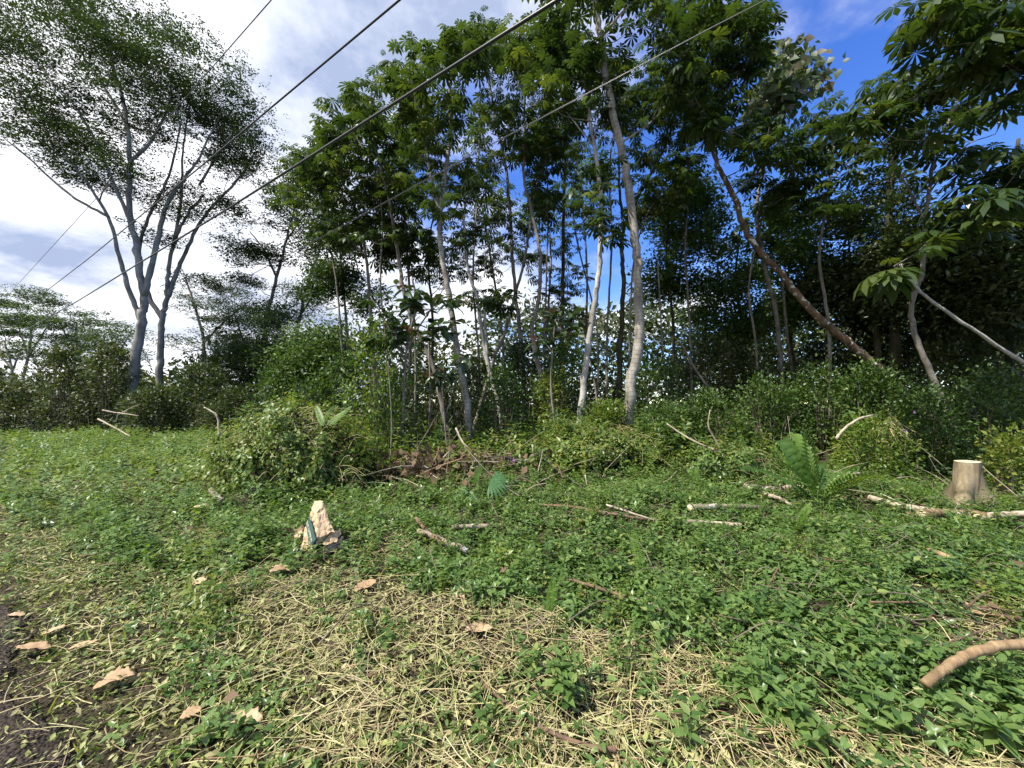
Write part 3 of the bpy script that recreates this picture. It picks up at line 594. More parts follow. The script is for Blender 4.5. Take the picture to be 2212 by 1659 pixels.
# broad-leaved trees filling the middle distance
back = [('thin light-green tree behind the white trunks', 19, [([(1262, 860), (1268, 600), (1255, 400), (1260, 300)], 7, 2)], [(1270, 380, 70, 90, 22), (1180, 450, 70, 70, 14)], 'leaf', 'barkG', 'pale'),
        ('bushy tree behind the forked pale trunk', 18, [([(930, 860), (935, 700), (925, 560), (940, 440)], 8, 3)], [(930, 430, 70, 70, 12), (900, 540, 80, 60, 12), (960, 580, 60, 50, 8)], 'palmate', 'barkD', 'cec'),
        ('bushy tree behind the double-stemmed trunk', 18, [([(1090, 870), (1085, 720), (1060, 560), (1040, 440)], 8, 3)], [(1050, 450, 70, 60, 11), (1080, 560, 70, 60, 11), (1010, 560, 50, 40, 6)], 'palmate', 'barkG', 'cec'),
        ('bushy tree filling the gap right of the straight dark trunk', 18, [([(1170, 870), (1180, 720), (1190, 560), (1180, 440)], 8, 3)], [(1190, 560, 70, 60, 12), (1240, 640, 60, 60, 9), (1190, 680, 60, 40, 7)], 'palmate', 'barkG', 'cec'),
        ('dark leafy tree right of the tallest ringed trunk', 16, [([(1450, 880), (1455, 720), (1440, 560), (1450, 420)], 9, 3), ([(1440, 560), (1490, 480), (1530, 420)], 4, 2)], [(1440, 480, 60, 70, 12), (1500, 420, 60, 60, 10), (1460, 600, 60, 50, 10), (1540, 520, 60, 50, 8)], 'fine', 'barkD', 'shrub'),
        ('fine-leaved tree behind the leaning brown trunk', 17, [([(1600, 880), (1605, 740), (1590, 600), (1600, 480)], 9, 3), ([(1590, 600), (1540, 560), (1520, 520)], 4, 2)], [(1600, 600, 70, 50, 10), (1540, 640, 60, 50, 9), (1650, 680, 60, 40, 9), (1570, 730, 80, 40, 11)], 'fine', 'barkD', 'shrub'),
        ('dark tree under the leaning brown trunk', 15, [([(1725, 880), (1710, 740), (1700, 620), (1720, 500)], 9, 3)], [(1720, 560, 60, 60, 11), (1690, 480, 60, 50, 8), (1740, 650, 60, 50, 9)], 'fine', 'barkD', 'shrub'),
        ('dark tree between the leaning brown trunk and the palm', 14, [([(1850, 870), (1845, 740), (1840, 600), (1830, 480)], 10, 3)], [(1830, 480, 50, 40, 5), (1850, 600, 60, 50, 10), (1800, 620, 50, 50, 8), (1870, 690, 60, 40, 8)], 'fine', 'barkD', 'darkshrub'),
        ('thick dark mossy trunk left of the right-hand umbrella tree', 12, [([(1935, 860), (1932, 720), (1928, 586), (1920, 460), (1930, 330)], 24, 10), ([(1920, 460), (1960, 400), (1990, 350)], 6, 2)], [(1930, 420, 50, 40, 4), (1980, 520, 60, 50, 7), (1890, 600, 50, 60, 8), (1960, 620, 60, 40, 7)], 'fine', 'barkD', 'darkshrub'),
        ('dark tree massed along the right edge', 11, [([(2185, 860), (2180, 720), (2170, 560), (2180, 420), (2200, 300)], 17, 6), ([(2170, 560), (2110, 500), (2080, 450)], 5, 2)], [(2170, 520, 70, 70, 14), (2100, 580, 70, 50, 12), (2200, 640, 60, 50, 10), (2120, 650, 70, 40, 10), (2230, 420, 50, 50, 4), (2280, 540, 60, 100, 10)], 'fine', 'barkD', 'darkshrub'),
        ('shadowed tree behind the low slanting sapling trunk', 13, [([(2080, 860), (2070, 740), (2060, 640)], 11, 4)], [(2060, 640, 70, 50, 11), (2100, 720, 70, 40, 10), (2020, 720, 60, 40, 9)], 'fine', 'barkD', 'darkshrub'),
        ('leafy tree behind the slim tree at the left end of the stand', 19, [([(760, 870), (752, 740), (740, 600), (730, 500)], 9, 3)], [(730, 520, 60, 70, 11), (700, 620, 60, 50, 9), (770, 640, 60, 50, 8)], 'fine', 'barkG', 'fine'),
        ('dark leafy tree low behind the left end of the stand', 17, [([(700, 870), (690, 780), (680, 700)], 8, 3)], [(690, 720, 60, 40, 10), (650, 780, 60, 35, 8), (740, 790, 60, 40, 8)], 'fine', 'barkD', 'shrub')]
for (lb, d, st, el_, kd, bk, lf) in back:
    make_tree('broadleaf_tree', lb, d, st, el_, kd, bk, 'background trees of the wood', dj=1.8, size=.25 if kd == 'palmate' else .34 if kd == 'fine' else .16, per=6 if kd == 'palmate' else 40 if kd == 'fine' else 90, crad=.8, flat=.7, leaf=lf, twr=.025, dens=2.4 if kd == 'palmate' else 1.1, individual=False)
# bare thin poles seen between the trunks
poles = [('thin bare pole rising left of the leaning trunk with dead leaves', 11.8, [(895, 950), (898, 800), (893, 650)], 6), ('thin bare pole next to the forked pale trunk foot', 11.6, [(925, 955), (930, 850), (925, 720)], 5),
         ('short pale pole slanting right beside the trunk foot', 11.4, [(953, 935), (968, 880), (985, 820)], 4), ('thin bare sapling in the dark right of the tallest trunk', 12.5, [(1445, 860), (1432, 760), (1425, 640), (1420, 560)], 5),
         ('thin upright sapling stem left of the vine heap edge', 8.6, [(843, 1010), (846, 900), (838, 780)], 4), ('thin stem standing right of the twisted trunk foot', 11, [(1292, 900), (1285, 830), (1270, 760)], 5),
         ('dark straight pole right of the small umbrella tree', 13.5, [(1715, 830), (1700, 720), (1690, 600)], 8), ('slanting bare pole low in the dark right of the ringed trunk', 12.6, [(1560, 870), (1510, 810), (1470, 740)], 7)]
for (lb, d, pts, w) in poles:
    P = smooth_path(hang_to_ground(stem_path(pts, d), .03), 6); gg = Geo(); tube(gg, P, [w/2/FV*d, w/3.2/FV*d], 8, wob=.04)
    root = P[0]; o = gg.build('bare_sapling', M['barkG'], None, True, origin=root); tag(o, lb, 'sapling', 'bare thin stems among the trees')

# ------------------------------------------------------------------ palm in the right background
pc = U(1880, 520, 12.5); base = pc.copy(); base[2] = gz(base[0], base[1])
root = empty('feather_palm', base, 'dark feathery palm with spread fronds in the shade at right', 'palm tree')
gg = Geo(); tube(gg, smooth_path([base-[0, 0, .1], base+[.1, 0, 1.5], pc-[0, 0, .1]], 6), [.13, .1, .08], 9); gg.build('trunk', M['barkD'], root, True)
FROND = t_pinnate(34, 1, .34, .5, .35, .5, 66); FMESH = mesh_of(FROND, 'frond', M['palm'])
for i in range(13):
    a = i*2.4; e = rng.uniform(.1, 1.15); dr = np.array([math.cos(a)*math.cos(e), math.sin(a)*math.cos(e), math.sin(e)])
    o = bpy.data.objects.new('frond', FMESH); col.objects.link(o); o.parent = root; o.location = pc-base
    o.rotation_euler = Matrix(frames(dr[None], np.array([[0, 0, 1.]]))[0]).to_euler(); o.scale = (rng.uniform(1.5, 2.1),)*3

# ------------------------------------------------------------------ glossy broad-leaved trees in the middle
def broad_tree(label, d, stems, ell, size, n, name='broad_leaved_sapling'):
    root, paths = make_tree(name, label, d, stems, [], 'leaf', 'barkG') if False else (None, None)
    ps = []
    for si, s in enumerate(stems):
        P = stem_path(s[0], d)
        if si == 0: P = hang_to_ground(P, .05)
        ps.append((smooth_path(P, 6), np.linspace(s[1]/2/FV*d, max(.006, s[2]/2/FV*d), 6*len(P))))
    root = empty(name, ps[0][0][0], label, 'tree', 'broad-leaved saplings in the stand')
    for si, (P, r) in enumerate(ps):
        gg = Geo(); tube(gg, P, [r[0], r[-1]], 8, wob=.03); gg.build('trunk' if si == 0 else 'limb', M['barkG'], root, True)
    tips = tips_in(ell, d, .9); tw = Geo(); p2 = list(ps)
    for t in tips:
        P = twig_to(tw, p2, t, .016)
        if P is not None: p2.append((P, np.linspace(.02, .01, len(P))))
    stuff(tw.build('twigs', M['twig'], root, True))
    m = 0
    for t in tips:
        for q in range(n):
            if m >= 300: break
            a = q*2.4+rng.uniform(-.4, .4); e = rng.uniform(-.75, .5)
            dr = np.array([math.cos(a)*math.cos(e), math.sin(a)*math.cos(e), math.sin(e)])
            o = bpy.data.objects.new('leaf', BMESH[m % 2]); col.objects.link(o); o.parent = root; o.location = t+rng.normal(0, .05, 3)-np.array(root.location)
            o.rotation_euler = Matrix(frames(dr[None], np.array([[rng.normal(0, .4), rng.normal(0, .4), 1.]]))[0]).to_euler(); o.scale = (size*rng.uniform(.6, 1.15),)*3; m += 1
    fl = Geo(); ft = tips[::3]
    for t in ft: fl.inst(FINE[0], t+rng.normal(0, .06, (5, 3)), np.tile(np.eye(3)*.11, (5, 1, 1)))
    stuff(fl.build('flower_clusters', M['flower'], root))
BMESH = [mesh_of(BROAD, 'leaf', M['bigleaf']), mesh_of(t_leaf8(.28, .07, -.15), 'leaf', M['bigleaf'])]
broad_tree('dark glossy broad-leaved tree with reddish flower clusters at the stand left side', 10.2, [([(868, 960), (872, 860), (880, 740), (900, 660), (890, 600)], 8, 4), ([(880, 740), (930, 670), (960, 620)], 4, 2), ([(876, 780), (830, 690), (800, 640)], 4, 2)],
           [(850, 650, 70, 50, 15), (930, 640, 70, 40, 14), (890, 720, 70, 40, 9), (960, 700, 40, 40, 5), (820, 720, 50, 40, 7), (1010, 640, 40, 40, 5)], .38, 6)
broad_tree('broad-leaved sapling with dark drooping leaves at the dead-leaf trunk', 9.8, [([(965, 960), (958, 880), (955, 820)], 5, 3)], [(960, 815, 45, 18, 5), (1000, 790, 25, 18, 2)], .36, 7)
broad_tree('broad-leaved sapling with pale shiny leaves left of the white trunk', 10.6, [([(1200, 930), (1190, 830), (1195, 740), (1200, 690)], 6, 3), ([(1193, 760), (1160, 720)], 3, 2)], [(1200, 690, 45, 35, 7), (1160, 740, 40, 30, 4), (1235, 720, 30, 40, 3)], .34, 6)

# ------------------------------------------------------------------ shrubs
def shrub(label, u, d, w, h, leaf='shrub', n=1500, size=.1, group='shrubs of the undergrowth', tpl=None, lean=(0, 0), wd=None, z0=None, sparse=.0):
    p = U(u, 870, d); x, y = p[0], p[1]; b = np.array([x, y, gz(x, y) if z0 is None else z0]); wd = wd or w*.8
    root = empty('leafy_shrub', b, label, 'shrub', group)
    g2 = Geo(); ns = max(6, int(w*7))
    for i in range(ns):
        q = rng.uniform(-1, 1, 2)*.8; top = b+np.array([q[0]*w*.5, q[1]*wd*.5, h*rng.uniform(.65, 1.02)*math.sqrt(max(.15, 1-q.dot(q)*.5))]); mid_ = b+np.array([q[0]*w*.3, q[1]*wd*.3, h*.45])+rng.normal(0, .05, 3)
        tube(g2, smooth_path([b+np.array([q[0]*w*.22, q[1]*wd*.22, -.05]), mid_, top], 4), [.012*h**.5+.003, .003], 4, cap=False)
    stuff(g2.build('stems', M['twig'], root, True))
    # clumps of leaves, so that light and dark pockets show
    nc = max(8, int(n/38)); c = rng.normal(0, 1, (nc, 3)); c = nrm(c)*rng.uniform(.35, 1., (nc, 1))**.5; c[:, 2] = rng.uniform(.02, 1, nc)**.9; sq = np.sqrt(np.maximum(.12, 1-c[:, 2]**2.5)); c[:, 0] *= sq*1.15; c[:, 1] *= sq*1.15
    cc = b+c*np.array([w*.5, wd*.5, h*.95]); cc[:, 2] = np.maximum(cc[:, 2], b[2]+.06)
    ci = rng.integers(nc, size=n); loc = cc[ci]+rng.normal(0, 1, (n, 3))*np.array([.09*w**.5, .09*w**.5, .10*h**.5])*1.1
    loc[:, 2] = np.maximum(loc[:, 2], b[2]+.02)
    dr = nrm((loc-b-np.array([0, 0, h*.3]))*np.array([1, 1, .6])+rng.normal(0, .55*np.mean([w, h])*.5, (n, 3))); up = np.stack([rng.normal(0, .45, n), rng.normal(0, .45, n), np.ones(n)], 1)
    g3 = Geo(); tp = tpl or LEAF; s_ = size*rng.uniform(.55, 1.3, n); F = frames(dr, up)*s_[:, None, None]; g3.inst(tp, loc, F, rnd=(rng.random(nc)[ci]*.6+rng.random(n)*.4))
    stuff(g3.build('foliage', M[leaf], root)); return root
SH = [  # label, u, depth, width, top on the grid, leaf, n, size; left thicket behind the field
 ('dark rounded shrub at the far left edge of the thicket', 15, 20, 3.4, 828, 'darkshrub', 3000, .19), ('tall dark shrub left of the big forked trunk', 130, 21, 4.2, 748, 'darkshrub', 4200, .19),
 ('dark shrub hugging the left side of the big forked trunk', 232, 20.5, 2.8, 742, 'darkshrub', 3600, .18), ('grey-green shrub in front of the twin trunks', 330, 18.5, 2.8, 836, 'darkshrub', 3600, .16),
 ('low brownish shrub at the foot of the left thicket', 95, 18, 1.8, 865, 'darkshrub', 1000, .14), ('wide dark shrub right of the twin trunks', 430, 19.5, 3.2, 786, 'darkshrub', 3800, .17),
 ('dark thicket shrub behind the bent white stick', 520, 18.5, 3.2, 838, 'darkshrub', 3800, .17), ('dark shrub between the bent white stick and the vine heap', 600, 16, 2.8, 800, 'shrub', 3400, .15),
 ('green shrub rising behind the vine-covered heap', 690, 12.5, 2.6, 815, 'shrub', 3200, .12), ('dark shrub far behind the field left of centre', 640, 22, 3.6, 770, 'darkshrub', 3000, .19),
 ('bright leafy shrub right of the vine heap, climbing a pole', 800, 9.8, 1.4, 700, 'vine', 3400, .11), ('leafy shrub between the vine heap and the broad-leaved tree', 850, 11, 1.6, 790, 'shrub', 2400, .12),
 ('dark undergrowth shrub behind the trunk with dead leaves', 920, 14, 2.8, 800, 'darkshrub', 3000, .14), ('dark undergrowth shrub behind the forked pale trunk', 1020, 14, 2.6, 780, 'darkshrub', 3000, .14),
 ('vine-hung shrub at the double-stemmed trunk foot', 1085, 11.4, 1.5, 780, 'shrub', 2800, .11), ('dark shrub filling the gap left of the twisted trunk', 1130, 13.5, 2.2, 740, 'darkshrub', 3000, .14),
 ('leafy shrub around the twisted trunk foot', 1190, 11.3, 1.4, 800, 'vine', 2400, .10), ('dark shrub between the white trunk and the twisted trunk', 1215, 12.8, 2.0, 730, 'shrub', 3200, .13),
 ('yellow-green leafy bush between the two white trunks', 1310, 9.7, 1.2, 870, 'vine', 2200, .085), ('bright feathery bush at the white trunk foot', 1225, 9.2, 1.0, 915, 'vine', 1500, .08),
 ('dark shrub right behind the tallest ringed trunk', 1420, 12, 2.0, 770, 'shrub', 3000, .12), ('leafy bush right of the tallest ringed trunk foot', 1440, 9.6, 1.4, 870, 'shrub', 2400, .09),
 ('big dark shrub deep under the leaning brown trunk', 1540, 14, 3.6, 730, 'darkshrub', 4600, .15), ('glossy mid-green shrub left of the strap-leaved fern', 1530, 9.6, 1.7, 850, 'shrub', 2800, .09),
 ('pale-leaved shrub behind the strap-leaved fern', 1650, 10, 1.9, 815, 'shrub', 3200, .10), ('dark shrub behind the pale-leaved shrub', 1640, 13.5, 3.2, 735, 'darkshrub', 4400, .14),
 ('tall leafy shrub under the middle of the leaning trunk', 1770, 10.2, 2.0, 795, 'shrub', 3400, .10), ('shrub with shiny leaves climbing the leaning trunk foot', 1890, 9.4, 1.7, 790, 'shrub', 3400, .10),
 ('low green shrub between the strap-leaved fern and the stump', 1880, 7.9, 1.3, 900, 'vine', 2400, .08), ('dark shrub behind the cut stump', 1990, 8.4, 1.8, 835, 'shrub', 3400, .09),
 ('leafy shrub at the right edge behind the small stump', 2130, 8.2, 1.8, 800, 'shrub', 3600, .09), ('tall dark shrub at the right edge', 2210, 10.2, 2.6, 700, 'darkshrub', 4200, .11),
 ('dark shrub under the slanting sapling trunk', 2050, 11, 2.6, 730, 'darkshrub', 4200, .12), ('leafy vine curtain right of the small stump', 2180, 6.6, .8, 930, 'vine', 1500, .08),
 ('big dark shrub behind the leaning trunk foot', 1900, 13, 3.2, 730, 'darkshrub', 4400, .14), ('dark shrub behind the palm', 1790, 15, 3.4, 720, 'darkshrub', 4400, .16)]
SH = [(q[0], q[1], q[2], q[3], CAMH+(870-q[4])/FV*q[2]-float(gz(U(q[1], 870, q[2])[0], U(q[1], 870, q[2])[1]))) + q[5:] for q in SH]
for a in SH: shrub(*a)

# far wood that closes the view behind the stand
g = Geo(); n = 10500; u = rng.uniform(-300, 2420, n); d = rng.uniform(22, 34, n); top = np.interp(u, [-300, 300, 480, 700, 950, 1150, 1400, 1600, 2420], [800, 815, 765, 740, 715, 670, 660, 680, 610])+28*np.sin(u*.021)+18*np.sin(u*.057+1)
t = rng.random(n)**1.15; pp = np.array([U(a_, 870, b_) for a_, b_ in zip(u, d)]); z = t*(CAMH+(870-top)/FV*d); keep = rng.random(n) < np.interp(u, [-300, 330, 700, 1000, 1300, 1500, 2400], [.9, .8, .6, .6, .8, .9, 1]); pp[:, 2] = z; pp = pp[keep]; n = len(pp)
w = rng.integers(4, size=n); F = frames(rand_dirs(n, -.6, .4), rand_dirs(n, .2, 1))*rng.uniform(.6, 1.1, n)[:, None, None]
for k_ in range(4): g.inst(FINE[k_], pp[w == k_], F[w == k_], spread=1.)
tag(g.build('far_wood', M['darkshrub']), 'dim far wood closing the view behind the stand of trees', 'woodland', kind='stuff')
# ------------------------------------------------------------------ vine-covered heaps
SPRF_ = [t_sprig(LEAF, 4, .17, .07, .1)]
def heap(label, u, d, w, h, dp, leaf, n, size, name='vine_covered_heap', cu_=0., strawn=250):
    p = U(u, 870, d); b = np.array([p[0], p[1], gz(p[0], p[1])]); root = empty(name, b, label, 'vine heap')
    th = np.linspace(0, 2*np.pi, 40, endpoint=False); ph = np.linspace(0, np.pi/2, 14); TH, PH = np.meshgrid(th, ph)
    def rad(TH, PH): return 1+.13*np.sin(3*TH+1)+.09*np.sin(5*TH+3*PH)+.08*np.sin(9*TH-5*PH)+.05*np.sin(15*TH+8*PH)
    rr = rad(TH, PH); V = np.stack([np.cos(TH)*np.cos(PH)*rr*w/2, np.sin(TH)*np.cos(PH)*rr*dp/2, np.sin(PH)**.8*h*rr-.1], -1)*np.array([.86, .86, .86])+b
    i = np.arange(13)[:, None]*40; j = np.arange(40)[None]; Q = np.stack([i+j, i+(j+1) % 40, i+40+(j+1) % 40, i+40+j], -1).reshape(-1, 4)
    gg = Geo(); gg.raw(V.reshape(-1, 3), None, Q); gg.build('core', M['soil'], root, True)
    TH = rng.uniform(0, 2*np.pi, n); PH = np.arcsin(rng.uniform(0, 1, n)**.9); q = rad(TH, PH)*(.88+.26*rng.random(n)**1.6)
    nv = np.stack([np.cos(TH)*np.cos(PH)/w, np.sin(TH)*np.cos(PH)/dp, np.sin(PH)/(2*h)], 1); nv = nrm(nv)
    loc = np.stack([np.cos(TH)*np.cos(PH)*q*w/2, np.sin(TH)*np.cos(PH)*q*dp/2, np.sin(PH)**.8*h*q-.05], 1)+b
    down = nrm(nv*.35+np.array([0, 0, -.7])+rng.normal(0, .45, (n, 3)))
    gg = Geo(); s_ = size*rng.uniform(.6, 1.3, n); cl = (np.sin(TH*5)+np.sin(PH*11+TH*3))*.12+.5
    gg.inst(LEAFB, loc, frames(down, nv+rng.normal(0, .35, (n, 3)))*s_[:, None, None], rnd=np.clip(cl+rng.normal(0, .25, n), 0, .999)); stuff(gg.build('leaves', M[leaf], root))
    m_ = n//26; k2 = rng.integers(n, size=m_); gg = Geo(); upv = nrm(nv[k2]+rng.normal(0, .35, (m_, 3))+[0, 0, .4]); sd = nrm(np.cross(upv, rng.normal(0, 1, (m_, 3)))); gg.inst(SPRF_[0], loc[k2]-nv[k2]*.03, np.stack([sd, np.cross(upv, sd), upv], -1)*rng.uniform(.8, 2.0, m_)[:, None, None], spread=1.); stuff(gg.build('shoots', M[leaf], root))
    gg = Geo()
    for _ in range(strawn):
        a = rng.uniform(0, 6.28); e = rng.uniform(.1, 1.4); s0 = np.array([math.cos(a)*math.cos(e)*w/2, math.sin(a)*math.cos(e)*dp/2, math.sin(e)*h*1.02])+b
        d0 = nrm(rng.normal(0, 1, 3)*np.array([1, 1, .4])); Ln = rng.uniform(.2, .7)
        tube(gg, smooth_path([s0, s0+d0*Ln*.5+[0, 0, .05], s0+d0*Ln-[0, 0, .12*Ln]], 3), .004, 3, cap=False)
    stuff(gg.build('dry_stems', M['straw'], root)); return root
heap('rounded heap overgrown with yellow-green vines behind the paper sack', 645, 7.4, 2.7, 1.42, 2.0, 'vine', 12000, .075, strawn=420)
heap('low vine-covered bank in front of the two white trunks', 1310, 9.2, 3.0, .55, 2.0, 'vine', 9000, .075)
heap('leafy low hump right of the bank under the fern fronds', 1560, 8.4, 2.0, .45, 1.4, 'cover', 4500, .07, strawn=120)

# ------------------------------------------------------------------ ground cover
GREENZ = np.array([(0, 940), (560, 920), (1000, 1010), (1480, 1010), (2300, 1000), (2300, 1640), (1900, 1640), (1640, 1560), (1420, 1440), (1200, 1330), (960, 1290), (700, 1215), (560, 1255), (330, 1240), (150, 1150), (0, 1090)], float)
def inpoly(px, py, P):
    r = np.zeros(len(px), bool); j = len(P)-1
    for i in range(len(P)):
        c = ((P[i, 1] > py) != (P[j, 1] > py)) & (px < (P[j, 0]-P[i, 0])*(py-P[i, 1])/(P[j, 1]-P[i, 1]+1e-12)+P[i, 0]); r ^= c; j = i
    return r
DRY = [(1030, 1360, 190, 50), (1330, 1420, 200, 55), (860, 1200, 110, 40), (1900, 1580, 260, 30), (200, 1060, 150, 35), (600, 1290, 220, 50), (1050, 950, 160, 60), (2150, 1360, 120, 90), (1470, 1450, 220, 30), (430, 1160, 60, 14)]
def zones(x, y):
    u, v, d = proj(x, y, gz(x, y)); n = fbm(x*1.6, y*1.6, 2)
    u2, v2 = u+n*55, v+fbm(x*2.1, y*2.1, 5)*26
    green = np.where(inpoly(u2, v2, GREENZ), 1., .10+.22*(fbm(x*2.7, y*2.7, 9) > .25))
    # tall clump in front, scattered patches
    green = np.maximum(green, .9*np.exp(-(((u-1210)/95)**2+((v-1475)/45)**2)))
    green = np.maximum(green, .95*np.exp(-(((u-330)/230)**2+((v-1180)/60)**2)))
    green = np.maximum(green, .75*np.exp(-(((u-700)/90)**2+((v-1280)/40)**2)))
    for (a, b, c, e) in DRY: green = green*(1-.72*np.exp(-(((u-a)/c)**2+((v-b)/e)**2)))
    nr = x*N2[0]+y*N2[1]; road = sstep(.85, .38, nr+.16*n)
    green = green*(1-road)
    return green, road, u, v, d, n
def sample(n, dmax, dmin=1.1, lat=1.65):
    d = rng.uniform(dmin, dmax, n); x = rng.uniform(-lat, lat, n)*(d+.3); return x, d
def clear(x, y):
    """outside the solid heaps"""
    ok = np.ones(len(x), bool)
    for (u, d, w, dp) in ((640, 7.4, 2.3, 1.6), (1310, 9.2, 2.2, 1.4), (1560, 8.4, 1.7, 1.1)):
        p = U(u, 870, d); ok &= ((x-p[0])/(w/2))**2+((y-p[1])/(dp/2))**2 > 1
    return ok
SPR = [t_sprig(LEAF8, 3, .10, .062, 0), t_sprig(LEAF8, 4, .15, .06, .1), t_sprig(LEAF8, 3, .07, .07, -.1), t_sprig(LEAF8, 2, .06, .06, .1)]
SPRF = [t_sprig(LEAF, 3, .12, .075, 0), t_sprig(LEAF, 4, .17, .07, .1), t_sprig(LEAF, 3, .09, .085, 0)]
def plant_sprigs(x, y, sc_, tp, tilt=.28, z=None):
    n = len(x); up = nrm(np.stack([rng.normal(0, tilt, n), rng.normal(0, tilt, n), np.ones(n)], 1)); a = rng.uniform(0, 6.28, n)
    dr = np.stack([np.cos(a), np.sin(a), 0*a], 1); sd = nrm(np.cross(up, dr)); dr = np.cross(sd, up)
    F = np.stack([dr, sd, up], -1)*sc_[:, None, None]; zz_ = gz(x, y) if z is None else z
    return np.stack([x, y, zz_], 1), F
def cover(name, label, tp, x, y, s_, mat, rnd, cat='ground cover', tilt=.28):
    loc, F = plant_sprigs(x, y, s_, tp, tilt); w = rng.integers(len(tp), size=len(x)); g_ = Geo()
    for k_ in range(len(tp)): g_.inst(tp[k_], loc[w == k_], F[w == k_], rnd=rnd[w == k_], spread=1.)
    return tag(g_.build(name, M[mat]), label, cat, kind='stuff')
for (na, lb_, n_, d0, d1, tp_, sc0) in (('creeping_groundcover', 'lush creeping green leaves carpeting the near clearing', 12500, 1.1, 3.6, SPR, 1.), ('clearing_groundcover', 'creeping green leaves over the middle of the clearing', 13000, 3.5, 6.6, SPRF, .92)):
    x, d = sample(n_, d1, d0); gr, road, u, v, dd, n = zones(x, d); h_ = fbm(x*2.3, d*2.3, 4); k = (rng.random(len(x)) < gr*np.clip(.85+.7*h_, .12, 1)) & clear(x, d); x, d, h_ = x[k], d[k], h_[k]
    cover(na, lb_, tp_, x, d, rng.uniform(.65, 1.3, len(x))*(1.1+.38*h_)*np.where(zones(x, d)[0] < .5, .72, 1)*sc0, 'cover', rng.random(len(x))*.8)
x, d = sample(16000, 12.5, 6.3, 1.5); gr, road, u, v, dd, n = zones(x, d); k = (rng.random(len(x)) < gr) & clear(x, d) & (u > 480)
x, d, n = x[k], d[k], n[k]; cover('bank_groundcover', 'green creeping leaves covering the rise below the trees', SPRF, x, d, rng.uniform(.8, 1.7, len(x)), 'cover', rng.random(len(x))*.9)
x, d = sample(26000, 24, 6.3, 1.7); gr, road, u, v, dd, n = zones(x, d); k = (rng.random(len(x)) < gr) & clear(x, d) & (u <= 520)
x, d, n = x[k], d[k], n[k]; cover('field_groundcover', 'pale green weedy field stretching to the left thicket', SPRF, x, d, rng.uniform(1.0, 2.1, len(x))*(.75+.035*d), 'covershade', rng.random(len(x))*.9)
SPRL = [t_sprig(LEAF, 5, .30, .085, .15), t_sprig(LEAF, 6, .42, .08, .25), t_sprig(LEAFN, 5, .34, .10, .2), t_sprig(LEAFB, 4, .22, .085, .3)]
def weeds(name, label, n, dlo, dhi, ulo, uhi, vlo, vhi, mat, slo, shi, seed, thr):
    x, y = sample(n, dhi, dlo, 1.5); u, v, dd = proj(x, y, gz(x, y)); c = fbm(x*1.1, y*1.1, seed)+.5*fbm(x*3, y*3, seed+2)
    k = (u > ulo) & (u < uhi) & (v > vlo) & (v < vhi) & (c > thr+.3*rng.random(n)); x, y, c = x[k], y[k], c[k]
    return cover(name, label, SPRL, x, y, rng.uniform(slo, shi, len(x))*np.clip(.7+.7*(c-thr), .6, 1.5), mat, rng.random(len(x)), tilt=.4)
weeds('edge_weeds', 'tangled yellow-green weeds along the foot of the trees', 7500, 7.6, 12, 700, 2500, 880, 1040, 'vine', .8, 2.0, 3, -.3)
weeds('shade_weeds', 'darker leafy weeds spilling out from under the trees', 9000, 8, 14, 560, 2500, 870, 1000, 'shrub', 1.0, 2.6, 8, -.2)
weeds('clearing_weeds', 'taller leafy weeds standing in patches over the clearing', 9000, 2.2, 8.5, 780, 2500, 1020, 1480, 'cover', .5, .95, 5, .25)
weeds('pale_weeds', 'yellowish weeds scattered through the clearing', 9000, 2.6, 9, 380, 2500, 1000, 1400, 'vine', .45, .9, 11, .3)
weeds('field_weeds', 'rough pale weeds standing over the left field', 8000, 6, 20, -200, 620, 925, 1120, 'covershade', .8, 1.5, 6, .1)
# dry stems arching over the rough ground
g = Geo(); x, y = sample(1900, 10.5, 2.4, 1.4); u, v, dd = proj(x, y, gz(x, y)); k = (rng.random(len(x)) < .16+.84*np.exp(-(((u-1080)/330)**2+((v-1050)/80)**2))+.5*np.exp(-(((u-2000)/260)**2+((v-1250)/150)**2))+.5*np.exp(-(((u-2000)/260)**2+((v-1050)/50)**2))) & (u > 250)
for (a_, b_) in zip(x[k], y[k]):
    Ln = rng.uniform(.15, .6)*(1.6 if rng.random() < .12 else 1); an = rng.uniform(0, 6.28); z0 = gz(a_, b_)+rng.uniform(.02, .12); dx, dy = math.cos(an)*Ln, math.sin(an)*Ln; hz = rng.uniform(.02, .3)*Ln
    tube(g, smooth_path([(a_-dx/2, b_-dy/2, z0), (a_+rng.normal(0, .05), b_+rng.normal(0, .05), z0+hz+.05), (a_+dx/2, b_+dy/2, z0+rng.uniform(0, .3)*Ln)], 3), [rng.uniform(.003, .006), .002], 4, cap=False)
tag(g.build('dry_stem_tangle', M['twig']), 'thin dead stems arching over the rough green ground', 'dead stems', kind='stuff')
g = Geo(); x, y = sample(700, 11, 5.5, 1.3); u, v, dd = proj(x, y, gz(x, y)); k = (rng.random(len(x)) < np.exp(-(((u-1080)/300)**2+((v-1010)/70)**2))+.5*np.exp(-(((u-1950)/260)**2+((v-1060)/50)**2)))
for (a_, b_) in zip(x[k], y[k]):
    Ln = rng.uniform(.4, 1.3); an = rng.uniform(0, 6.28); z0 = gz(a_, b_)+rng.uniform(.05, .3); e = rng.normal(.15, .45); q = np.array([math.cos(an)*math.cos(e), math.sin(an)*math.cos(e), math.sin(e)])*Ln
    tube(g, smooth_path([np.array([a_, b_, z0]), np.array([a_, b_, z0])+q*.5+rng.normal(0, .04, 3), np.array([a_, b_, z0])+q], 3), [rng.uniform(.005, .012), .003], 5, cap=False)
tag(g.build('dead_twig_tangle', M['stickW']), 'bleached dead twigs tangled below the stand', 'dead twigs', kind='stuff')
